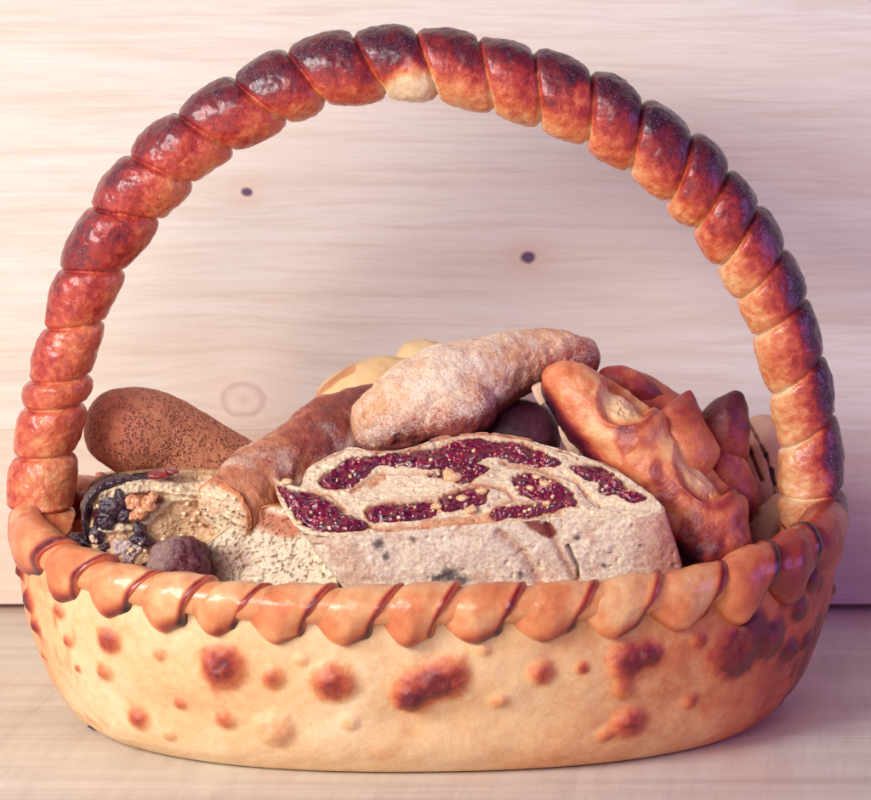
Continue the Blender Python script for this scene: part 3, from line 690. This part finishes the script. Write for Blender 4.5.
for (qx, qy, qr) in ((379, 545, 9), (386, 557, 6), (448, 574, 14), (436, 578, 9), (462, 580, 9), (413, 538, 6), (577, 540, 5), (520, 575, 6), (604, 566, 4), (640, 545, 3)):
    d = np.sqrt((PXs - qx) ** 2 + (PYs - qy) ** 2) / qr; k = (sstep(1.2, .3, d + .9 * np.abs(fbm(V, 330, 19, 3))) * .85)[..., None]; sc = sc * (1 - k) + char * k
k = (np.exp(-(cr2 / 1.6) ** 2) * .8)[..., None]; sc = sc * (1 - k) + char * k
k = (np.exp(-(np.minimum(fd, cr) / 5) ** 2) * .5)[..., None]; sc = sc * (1 - k) + np.array(lin((190, 118, 88))) * k
d = np.minimum(seg_d(530, 520, 550, 534), 99) + 3 * noise(V, 300, 3); k = sstep(8, 4, d)[..., None] * .9; sc = sc * (1 - k) + np.array(lin((138, 24, 26))) * k
back = (side & ~fs)[..., None]; sc = np.where(back, sc * .3 + crust_t * .7, sc)
cl = np.where(side[..., None], sc, cl); cl = np.where((K == 3)[..., None], crumb, cl)
M_roul = painted('roulade_crumb_and_crust', rough=.8, bumps=((800, .5, .0006), (2400, .6, .0004)), var=.34, vscale=620, sss=.05)
mesh_obj('pastry', V.reshape(-1, 3), Fc, M_roul, rs, col=cl.reshape(-1, 3))
# fig filling: glossy raised ribbons, seeds on them
M_jam = plain('fig_jam', (52, 8, 36), (146, 22, 58), .16, 1.0, nscale=300, bump=(360, .7, .0010), bump2=(1300, .35, .0004))
step = .00045; VV, FF = [], []; seedpts = []
for j, poly in enumerate(jam_uw):
    lo = poly.min(0) - .003; hi = poly.max(0) + .003; us = np.arange(lo[0], hi[0], step); ws = np.arange(lo[1], hi[1], step); GU, GW = np.meshgrid(us, ws, indexing='ij')
    Pq = FR.at(GU, GW, GU * 0); D = sdf(poly, GU, GW) + rag(Pq); hh = -.0018 + .0030 * sstep(-.0008, .0022, D) + sstep(-.0005, .001, D) * (.0030 * fbm(Pq, 150, 6, 3) + .0007 * fbm(Pq, 520, 3, 2))
    keep = D > -.001; idm = -np.ones(GU.shape, int); base = len(VV); ids = np.argwhere(keep)
    idm[keep] = np.arange(len(ids)) + base; P3 = FR.at(GU, GW, hh); VV += P3[keep].tolist()
    for a in range(GU.shape[0] - 1):
        for b in range(GU.shape[1] - 1):
            q = (idm[a, b], idm[a + 1, b], idm[a + 1, b + 1], idm[a, b + 1])
            if min(q) >= 0: FF.append(q)
    good = np.argwhere(D > .0008)
    for q in good[RNG.choice(len(good), min(len(good), int(len(good) * .06)), replace=False)]:
        pt = P3[q[0], q[1]]
        if noise(pt[None], 230, 66)[0] > .18 + RNG.uniform(-.1, .35): seedpts.append(pt)
mesh_obj('fig_filling', VV, FF, M_jam, rs)
RNG2 = np.random.RandomState(8); crumbpts = [np.array(VV[i]) + FR.n * .0004 for i in RNG2.choice(len(VV), 75, replace=False)]
def blobs(pts, rad, seed=0, seg=6, squash=None):
    """many small lumpy grains as one mesh"""
    rg = np.random.RandomState(seed); th = np.linspace(0, 2 * math.pi, seg, endpoint=False); V, F = [], []
    for p in pts:
        r = rg.uniform(*rad); b = len(V); q = rg.normal(size=3); q /= np.linalg.norm(q); a1 = np.cross(q, [.3, .5, .8]); a1 /= np.linalg.norm(a1); a2 = np.cross(q, a1)
        V.append(p - q * r * 1.2)
        for la in (-.5, .5):
            for t in th: V.append(p + (a1 * math.cos(t) + a2 * math.sin(t)) * r * .85 + q * r * la * 1.2)
        V.append(p + q * r * 1.2)
        for k in range(seg):
            k2 = (k + 1) % seg; F.append((b, b + 1 + k2, b + 1 + k)); F.append((b + 1 + k, b + 1 + k2, b + 1 + seg + k2, b + 1 + seg + k)); F.append((b + 1 + seg + k, b + 1 + seg + k2, b + 1 + 2 * seg))
    return np.array(V), F
M_seed = plain('fig_seed', (184, 50, 84), (240, 150, 132), .3, .3, nscale=900)
V, F = blobs(seedpts, (.00022, .0008), 3); tag(mesh_obj('fig_seeds', V, F, M_seed, rs), kind='stuff')
V, F = blobs(crumbpts, (.0004, .0011), 9); tag(mesh_obj('crumb_flakes', V, F, plain('crumb_flake', (224, 170, 120), (248, 226, 186), .8, nscale=500), rs), kind='stuff')
M_nut = plain('nut_piece', (214, 150, 98), (244, 212, 164), .5, .1, nscale=300)
for (qx, qy, r) in ((437, 506, .0024), (463, 498, .0023), (481, 491, .0022), (471, 510, .0026), (547, 503, .0016), (537, 477, .0018), (287, 482, .0022), (299, 523, .0014), (453, 477, .0032), (449, 473, .0024), (530, 488, .0016), (545, 484, .0022)):
    p = pix_plane(qx, qy, FR.P0 + FR.n * .0014, FR.n); s = np.linspace(0, 1, 5)
    th_, ph_ = np.meshgrid(np.linspace(0.05, math.pi - .05, 14), np.linspace(0, 2 * math.pi, 18, endpoint=False), indexing='ij')
    D = np.stack([np.sin(th_) * np.cos(ph_), np.sin(th_) * np.sin(ph_), np.cos(th_)], 2); V = p + D * (r * (1 + .3 * noise(D + qx, 1.6, 3)))[..., None] * np.array([1.25, .8, .8])
    mesh_obj('nut_piece', V.reshape(-1, 3), grid_faces(14, 18, True) + [tuple(range(18))[::-1], tuple(13 * 18 + j for j in range(18))], M_nut, rs)

# ---------- white crumb slice left of it
WS = Plane(pix(260, 560, -.075), math.radians(12), math.radians(-14))
wsl = empty('bread_slice', pix(262, 585, -.07)); tag(wsl, 'airy white bread slice with thin brown crust, tucked left of the fig pastry slice', 'bread slice')
o_px = [(196, 556), (212, 540), (236, 522), (256, 510), (272, 506), (292, 512), (312, 535), (330, 562), (338, 592), (330, 612), (270, 618), (215, 614), (198, 590)]
U, Wv, H, K, Fr, Fc = slab(WS, o_px, [(240, 570), (295, 572)], .014, nring=80, nout=420, nside=24)
V = WS.at(U, Wv, H); top = K == 0
h = np.where(top, .0010 * fbm(V, 300, 3, 3) - .0016 * sstep(.1, .6, noise(V, 620, 7)), .0006 * fbm(V, 150, 3, 2)); V = V + WS.n * (h * (Fr < .99))[..., None]
PXs, PYs = proj(V)
cl = np.array(lin((238, 224, 196))) + 0 * V
k = sstep(26, 4, seg_d(205, 575, 232, 560) + 8 * fbm(V, 120, 3, 2))[..., None] * .6; cl = cl * (1 - k) + np.array(lin((160, 96, 92))) * k
k = sstep(15, 7, seg_d(262, 520, 292, 528) + 5 * fbm(V, 120, 3, 2))[..., None] * .85; cl = cl * (1 - k) + np.array(lin((196, 112, 76))) * k
k = ((K > 0) * 1.0)[..., None]; cl = cl * (1 - k) + np.array(lin((226, 170, 120))) * k
M_white = painted('airy_white_crumb', rough=.85, bumps=((900, .5, .0007),), pores=(430, .8, .0014, .38, (178, 146, 128)), var=.14)
mesh_obj('crumb', V.reshape(-1, 3), Fc, M_white, wsl, col=cl.reshape(-1, 3))
# its crust: a thin rind along the top edge
E = smooth_closed(WS.uw(o_px), 600); zr = E[(E[:, 1] > WS.uw([(0, 560)])[0][1])]
i0 = zr[:, 0].argsort(); zr = zr[i0]
step_ = max(1, len(zr) // 24); cs_ = [(*WS.at(p[0], p[1], -.007), .0011, .0079) for p in zr[::step_]]
s = Sweep(cs_, 160, 40, ref=tuple(-WS.n)); V = s.verts(disp=.0004 * fbm(s.verts(), 150, 3, 2)); Vf = V.reshape(-1, 3)
mesh_obj('crust', Vf, s.faces(), M_pale, wsl, brown=(.12 + .55 * sstep(-.093, -.085, Vf[:, 0]) * sstep(-.062, -.072, Vf[:, 0])))

# ---------- dark fruit loaf, front left
FL = Plane(pix(150, 525, -.062), math.radians(20), math.radians(8))
fl = empty('fruit_loaf', pix(150, 575, -.05)); tag(fl, 'broken fruit loaf with black glazed crust and dark fruit at the basket left', 'loaf')
o_px = [(84, 520), (84, 498), (92, 482), (108, 474), (150, 469), (200, 468), (245, 472), (272, 482), (280, 510), (262, 540), (230, 565), (200, 590), (150, 594), (112, 584), (92, 555)]
U, Wv, H, K, Fr, Fc = slab(FL, o_px, [(135, 530), (215, 525)], .034, nring=120, nout=520, nside=36)
V = FL.at(U, Wv, H); top = K == 0; PXs, PYs = proj(V)
cl = np.array(lin((234, 200, 156))) + 0 * V
cream = np.array(lin((246, 230, 192))); dkf = np.array(lin((44, 16, 38))); org = np.array(lin((206, 110, 60)))
wob = 4 * fbm(V, 150, 6, 3)
def band(pts, wdt): 
    d = np.full(PXs.shape, 99.)
    for a, b in zip(pts[:-1], pts[1:]): d = np.minimum(d, seg_d(*a, *b))
    return sstep(wdt + 2, wdt - 2, d + wob)
kk = band([(104, 497), (130, 488), (160, 487), (200, 490), (240, 478)], 7); kd = kk
cl = cl * (1 - kk[..., None]) + cream * kk[..., None]
k2 = band([(100, 530), (135, 527), (150, 518), (172, 500), (200, 497)], 4.5); cl = cl * (1 - k2[..., None]) + cream * k2[..., None]
k3 = band([(120, 548), (140, 545), (128, 556)], 7); cl = cl * (1 - k3[..., None]) + np.array(lin((222, 204, 198))) * k3[..., None]
k3b = band([(98, 560), (112, 572), (135, 577)], 5); cl = cl * (1 - k3b[..., None]) + cream * k3b[..., None]
k5 = band([(95, 484), (110, 479), (140, 476), (172, 474)], 3.2); cl = cl * (1 - k5[..., None]) + dkf * k5[..., None]
k6 = band([(88, 520), (90, 500), (98, 487)], 4.5); cl = cl * (1 - k6[..., None]) + dkf * k6[..., None]
k7 = band([(100, 515), (112, 508)], 9); cl = cl * (1 - k7[..., None]) + np.array(lin((96, 34, 44))) * k7[..., None]
k8 = band([(135, 508), (150, 500)], 9); cl = cl * (1 - k8[..., None]) + org * k8[..., None]
sdm = ((K > 0) * 1.0)[..., None]; cl = cl * (1 - sdm) + (dkf * .6 + org * .4) * sdm
h = .0035 * (kk + k2 + k3 * .7) - .0035 * sstep(30, 8, seg_d(165, 560, 185, 545)) + .0022 * fbm(V, 130, 9, 4) + .0006 * noise(V, 800, 4)
V = V + FL.n * (h * top * sstep(1, .94, Fr) + -.004 * top * sstep(.85, 1, Fr))[..., None]
M_flc = painted('fruit_loaf_crumb', rough=.7, bumps=((600, .8, .0010), (2000, .5, .0005)), pores=(380, .6, .001, .35, (120, 70, 62)), var=.3)
mesh_obj('crumb', V.reshape(-1, 3), Fc, M_flc, fl, col=cl.reshape(-1, 3))
M_glz = plain('black_fruit_glaze', (20, 8, 24), (66, 18, 44), .14, .9, nscale=260, bump=(380, .9, .0012), bump2=(1200, .6, .0006))
def blob(name, px, py, Y, rx, rz, ry, mat, parent, seed, lump=.28, sc=1.6, n=44, m=60, tilt=0, brown=None, flour=None):
    th_, ph_ = np.meshgrid(np.linspace(0.03, math.pi - .03, n), np.linspace(0, 2 * math.pi, m, endpoint=False), indexing='ij')
    D = np.stack([np.sin(th_) * np.cos(ph_), np.sin(th_) * np.sin(ph_), np.cos(th_)], 2)
    r = 1 + lump * fbm(D + seed * 3.1, sc, seed, 3); Q = D * r[..., None] * np.array([rx, ry, rz]) * PXM
    c, s = math.cos(tilt), math.sin(tilt); Q = np.stack([Q[..., 0] * c - Q[..., 2] * s, Q[..., 1], Q[..., 0] * s + Q[..., 2] * c], 2)
    V = (pix(px, py, Y) + Q).reshape(-1, 3)
    return mesh_obj(name, V, grid_faces(n, m, True) + [tuple(range(m))[::-1], tuple((n - 1) * m + j for j in range(m))], mat, parent, base=parent is None,
                    brown=None if brown is None else np.full(len(V), brown), flour=None if flour is None else flour(D).ravel())
# black glazed crust strip wrapping the left end and top
g_rows = [(100, 562, -.060, 2, 10), (90, 545, -.060, 4, 16), (86, 518, -.060, 5, 18), (91, 496, -.058, 6, 18), (105, 483, -.056, 5, 16), (132, 478, -.054, 3, 12), (160, 476, -.052, 1.5, 6)]
s = Sweep(ctrl(g_rows), 200, 60); V0 = s.verts(); V = s.verts(disp=.0026 * fbm(V0, 130, 4, 3) + .0006 * noise(V0, 600, 2))
mesh_obj('glazed_crust', V.reshape(-1, 3), s.faces(), M_glz, fl)
for k, (qx, qy, a, b) in enumerate([(113, 508, 11, 9), (105, 522, 9, 9), (121, 499, 8, 5), (97, 535, 7, 9), (124, 514, 7, 8), (140, 531, 7, 5), (142, 541, 9, 6), (110, 560, 6, 8), (104, 548, 5, 6), (131, 566, 8, 6), (145, 569, 7, 7)]):
    blob('dark_fruit', qx, qy, -.067, a * 1.25, b * 1.1, 7, M_glz, fl, k + 3, n=40, m=56, lump=.38, sc=1.7, tilt=k)
M_amb = plain('amber_fruit', (196, 110, 70), (240, 190, 140), .28, .5, nscale=400, bump=(500, .8, .001))
for k, (qx, qy, a, b) in enumerate([(132, 503, 8, 7), (140, 512, 7, 6), (148, 504, 7, 6), (134, 516, 6, 5), (152, 498, 6, 4)]):
    blob('amber_fruit', qx, qy, -.067, a * 1.2, b * 1.1, 6, M_amb, fl, k + 20, n=36, m=50, lump=.4, sc=2.0, tilt=k)
M_red = plain('red_fruit', (110, 20, 34), (170, 60, 60), .25, .5, nscale=400)
for k, (qx, qy, a, b) in enumerate([(158, 475, 11, 4), (172, 471, 7, 3), (154, 497, 6, 3)]):
    blob('red_fruit', qx, qy, -.060, a, b, 7, M_red, fl, k + 30, n=26, m=36)
RNG3 = np.random.RandomState(5); fp = []
for _ in range(90):
    qx, qy = RNG3.uniform(92, 205), RNG3.uniform(488, 585)
    fp.append(pix_plane(qx, qy, FL.P0 + FL.n * RNG3.uniform(.0005, .004), FL.n))
V, F = blobs(fp, (.0005, .0017), 19); tag(mesh_obj('crumb_flakes', V, F, plain('cream_flake', (214, 160, 116), (250, 232, 196), .7, nscale=420), fl), kind='stuff')
# loose fruits beside it
M_figskin = bread('sugared_fig_skin', stops=[(0, (176, 104, 90)), (.4, (116, 48, 54)), (1, (34, 8, 26))], namp=.25, nscale=260, rough=.35, coat=.3, b1=(420, .9, .0012), b2=(1500, .8, .0006),
                  flour=(190, .30, (236, 206, 190)), sss=.04)
o = blob('dried_fig', 180, 562, -.083, 27, 27, 24, M_figskin, None, 5, lump=.42, sc=1.7, n=80, m=110, brown=.55, flour=lambda D: .34 - .45 * D[..., 0] + .25 * D[..., 2]); tag(o, 'sugar dusted dark dried fig sitting on the rim in front of the fruit loaf', 'dried fruit')
o = blob('dark_berry', 78, 542, -.055, 12, 10, 12, M_glz, None, 8, lump=.35, sc=2.2); tag(o, 'tiny black dried berry wedged between the rim and the black glazed crust', 'dried fruit')

# ---------- floury white-dusted bread across the top
M_floury = bread('floury_crust', stops=[(0, (244, 212, 168)), (.4, (224, 162, 112)), (.7, (182, 88, 66)), (1, (84, 26, 38))], namp=.26, nscale=240, rough=.6,
                 b1=(520, .9, .0012), b2=(1500, .7, .0006), flour=(200, .85, (250, 236, 216)), sss=.04)
fb = empty('floury_bread', pix(470, 430, -.01)); tag(fb, 'bent flour dusted bread lying on top of the pile above the fig pastry slice', 'loaf')
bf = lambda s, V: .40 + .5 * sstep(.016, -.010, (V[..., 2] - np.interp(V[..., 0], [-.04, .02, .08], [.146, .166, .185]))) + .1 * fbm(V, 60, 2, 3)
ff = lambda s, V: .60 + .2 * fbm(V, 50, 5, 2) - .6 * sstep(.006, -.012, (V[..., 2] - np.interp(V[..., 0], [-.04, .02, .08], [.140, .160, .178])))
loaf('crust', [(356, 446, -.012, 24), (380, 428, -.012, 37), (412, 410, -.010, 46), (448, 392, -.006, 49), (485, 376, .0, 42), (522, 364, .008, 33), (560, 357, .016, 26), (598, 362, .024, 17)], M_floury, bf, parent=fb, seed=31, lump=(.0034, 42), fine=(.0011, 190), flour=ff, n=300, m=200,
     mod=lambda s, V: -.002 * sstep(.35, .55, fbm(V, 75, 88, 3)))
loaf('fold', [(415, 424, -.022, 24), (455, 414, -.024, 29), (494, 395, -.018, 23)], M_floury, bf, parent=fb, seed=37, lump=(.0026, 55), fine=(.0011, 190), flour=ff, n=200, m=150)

# dark roll in the hollow under it
M_plum = bread('plum_dark_crust', stops=[(0, (150, 88, 92)), (.5, (96, 44, 62)), (1, (44, 18, 38))], namp=.15, nscale=150, rough=.45, coat=.1, sss=0)
o = loaf('dark_roll', [(470, 445, .005, 28), (515, 435, .005, 36), (560, 445, .005, 32)], M_plum, .5, seed=41, n=140, m=100); tag(o, 'dark plum coloured roll in the hollow between floury bread and fig pastry slice', 'bread roll')
M_stick = bread('toast_stick', stops=[(0, (244, 208, 176)), (1, (170, 100, 80))], namp=.2, nscale=200, rough=.6)
o = loaf('bread_stick', [(536, 384, -.012, 5), (541, 394, -.012, 6), (546, 402, -.012, 6)], M_stick, .2, seed=43, n=60, m=40, sq=5, cap0=.001, cap1=.001); tag(o, 'stubby pale bread cube at the upper tip of the scored baguette', 'bread piece')
o = loaf('bread_stick', [(563, 424, -.016, 5), (568, 436, -.016, 6), (576, 456, -.016, 6)], M_stick, .2, seed=44, n=100, m=40, sq=5, cap0=.001, cap1=.001); tag(o, 'short square breadstick standing between the dark roll and the scored baguette', 'breadstick')

# ---------- scored baguettes, right
def score_mod(scores, depth=.0032):
    """each score: photo centre, along/across half sizes (px), angle: a smooth opened oval with a raised lip on its lower-left side"""
    def f(s, V):
        px, py = proj(V); d = 0
        for (cx, cy, la, lb, ang, dp) in scores:
            c, sn = math.cos(ang), math.sin(ang); a = ((px - cx) * c + (py - cy) * sn) / la; b = (-(px - cx) * sn + (py - cy) * c) / lb
            r = np.sqrt(a * a + b * b); fr_ = (V[..., 1] < s.C[:, None, 1] + .004)
            edge = .32 - .20 * np.tanh(2.5 * a)
            d = d + fr_ * (-dp * sstep(1.12, 1.12 - edge, r + .08 * noise(V, 110, 3) + .03 * noise(V, 380, 5)) + dp * .85 * np.exp(-((a - 1.5) / .42) ** 2 - (b / 1.15) ** 2) + .0011 * np.exp(-((r + .08 * noise(V, 110, 3) + .07 * noise(V, 380, 5) * .3 - 1.14) / .09) ** 2) * sstep(-.5, .5, a) + sstep(1, .7, r) * (.0006 * fbm(V, 260, 15, 3) - .0009 * sstep(.5, .75, noise(V * np.array([1.6, 1, .5]), 330, 21))) )
        return d
    return f
sc_front = [(624, 398, 27, 26, math.radians(50), .0048), (700, 468, 36, 23, math.radians(54), .0052)]
M_bag = bread('baguette_crust', stops=[(0, (246, 218, 170)), (.2, (242, 188, 132)), (.38, (220, 124, 80)), (.58, (164, 60, 52)), (.8, (92, 26, 42)), (1, (36, 10, 32))], namp=.17, nscale=130, rough=.4, coat=.22, b1=(380, .5, .0009), b2=(1500, .4, .0004), sss=.05)
def bag_brown(s, V):
    px, py = proj(V); b = .31 + .17 * fbm(V, 60, 6, 4) + .18 * sstep(.15, .5, fbm(V * np.array([1, 1, .6]), 65, 91, 3)) * 1.3
    for (cx, cy, la, lb, ang, dp) in sc_front:
        c, sn = math.cos(ang), math.sin(ang); a = ((px - cx) * c + (py - cy) * sn) / la; bb = (-(px - cx) * sn + (py - cy) * c) / lb; r = np.sqrt(a * a + bb * bb)
        b = b - .17 * sstep(1.05, .6, r + .1 * noise(V, 120, 4)) + .20 * np.exp(-((r - 1.2) / .2) ** 2) * sstep(-.6, .6, a + .4 * noise(V, 60, 9))
    so = np.sin(s.PH); co_ = np.cos(s.PH)
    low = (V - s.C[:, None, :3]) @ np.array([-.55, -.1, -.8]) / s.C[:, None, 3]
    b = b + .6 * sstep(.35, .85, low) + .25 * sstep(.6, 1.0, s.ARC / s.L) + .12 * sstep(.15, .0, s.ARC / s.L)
    return b
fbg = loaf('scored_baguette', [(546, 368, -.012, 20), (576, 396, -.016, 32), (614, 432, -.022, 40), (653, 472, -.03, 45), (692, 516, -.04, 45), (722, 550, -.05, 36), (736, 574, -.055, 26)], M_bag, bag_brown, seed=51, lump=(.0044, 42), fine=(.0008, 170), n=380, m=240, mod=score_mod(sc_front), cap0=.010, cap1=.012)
tag(fbg, 'golden scored baguette in front on the right, slanting down onto the rim', 'baguette')
eb = empty('epi_baguette', pix(690, 480, .01)); tag(eb, 'darker baguette with pointed snipped ears behind the scored baguette on the right', 'baguette')
loaf('body', [(600, 380, .02, 22), (640, 405, .02, 30), (690, 450, .02, 36), (720, 500, .02, 36), (738, 540, .015, 24)], M_bag, .55, parent=eb, seed=61, n=160, m=110)
def ear(rows, b0, b1, seed, cap1=.003):
    loaf('ear', rows, M_bag, lambda s, V: b0 + (b1 - b0) * sstep(.35, 1, s.ARC / s.L) + .12 * fbm(V, 70, seed, 3), parent=eb, seed=seed, n=170, m=120, lump=(.0022, 60), cap1=cap1)
ear([(596, 384, .010, 14), (618, 382, .012, 18), (645, 392, .012, 14), (670, 400, .012, 5)], .55, .85, 71)
ear([(694, 486, -.026, 32), (684, 456, -.024, 37), (681, 430, -.020, 31), (685, 408, -.016, 17), (690, 390, -.013, 2)], .38, .62, 72, cap1=.001)
ear([(716, 470, .0, 26), (722, 440, .0, 28), (728, 418, .0, 24), (734, 403, .0, 14), (739, 391, .0, 2)], .58, .88, 73, cap1=.001)
ear([(712, 440, -.006, 16), (722, 470, -.006, 26), (736, 500, -.006, 24), (748, 524, -.006, 10)], .5, .82, 74, cap1=.006)

# ---------- pale cracked loaf at the far right, and pieces below
M_back = bread('cracked_pale_crust', stops=[(0, (232, 196, 164)), (.5, (204, 150, 126)), (.75, (130, 74, 72)), (1, (60, 26, 40))], namp=.12, nscale=90, rough=.55, b1=(300, .6, .001), b2=(1200, .4, .0005))
def crk(s, V):
    px, py = proj(V); b = .35 + .12 * fbm(V, 60, 3, 3)
    for pts in ([(742, 428), (750, 452), (762, 480)], [(750, 425), (766, 455), (775, 485)], [(772, 470), (776, 505)], [(740, 460), (748, 490)]):
        for a, c in zip(pts[:-1], pts[1:]):
            e = np.array([c[0] - a[0], c[1] - a[1]]); t = np.clip(((px - a[0]) * e[0] + (py - a[1]) * e[1]) / (e @ e), 0, 1)
            d = np.sqrt((px - a[0] - t * e[0]) ** 2 + (py - a[1] - t * e[1]) ** 2); b = b + .45 * np.exp(-((d + 1.2 * noise(V, 300, 2)) / 1.8) ** 2)
    return b
o = loaf('cracked_loaf', [(752, 418, .055, 24), (760, 440, .055, 34), (764, 480, .05, 40), (752, 530, .045, 38)], M_back, crk, seed=81, lump=(.003, 40), n=200, m=160, mod=lambda s, V: -.0022 * sstep(.5, .8, crk(s, V)))
tag(o, 'pale loaf with dark cracks standing at the back beside the right foot of the handle', 'loaf')
o = loaf('bread_chunk', [(722, 566, .0, 18), (750, 545, .0, 20), (775, 515, .005, 18), (790, 496, .01, 12)], M_back, .45, seed=85, lump=(.003, 60), n=120, m=90); tag(o, 'rough tan chunk of bread lying just inside the rim below the cracked loaf', 'bread chunk')
# rolls under the roulade
M_gold = bread('golden_roll_crust', namp=.1, nscale=140, rough=.4, coat=.2)
o = loaf('golden_roll', [(425, 600, -.080, 14), (480, 598, -.080, 18), (560, 598, -.080, 19), (640, 602, -.078, 16)], M_gold, .36, seed=91, n=160, m=90); tag(o, 'long golden roll squeezed under the fig pastry slice along the front rim', 'bread roll')
o = loaf('brown_loaf', [(330, 596, -.055, 20), (400, 592, -.05, 34), (520, 590, -.045, 40), (640, 590, -.045, 34)], M_gold, .62, seed=93, n=140, m=90); tag(o, 'dark brown loaf deep in the basket beneath the fig pastry slice', 'loaf')
o = loaf('round_loaf', [(150, 580, .02, 45), (240, 560, .02, 62), (340, 540, .02, 66), (420, 530, .025, 50)], M_gold, .55, seed=95, n=140, m=90); tag(o, 'brown loaf at the bottom of the pile beneath the rustic loaf and speckled roll', 'loaf')
o = loaf('round_loaf', [(480, 530, .025, 50), (560, 520, .03, 62), (650, 520, .03, 62), (720, 540, .03, 46)], M_gold, .6, seed=97, n=140, m=90); tag(o, 'brown loaf at the bottom of the pile beneath the epi baguette', 'loaf')

o = blob('burnt_crumb', 97, 725, -.034, 9, 4, 9, M_glz, None, 12, lump=.4); tag(o, 'tiny burnt black crumb under the left end of the basket on the board', 'crumb')
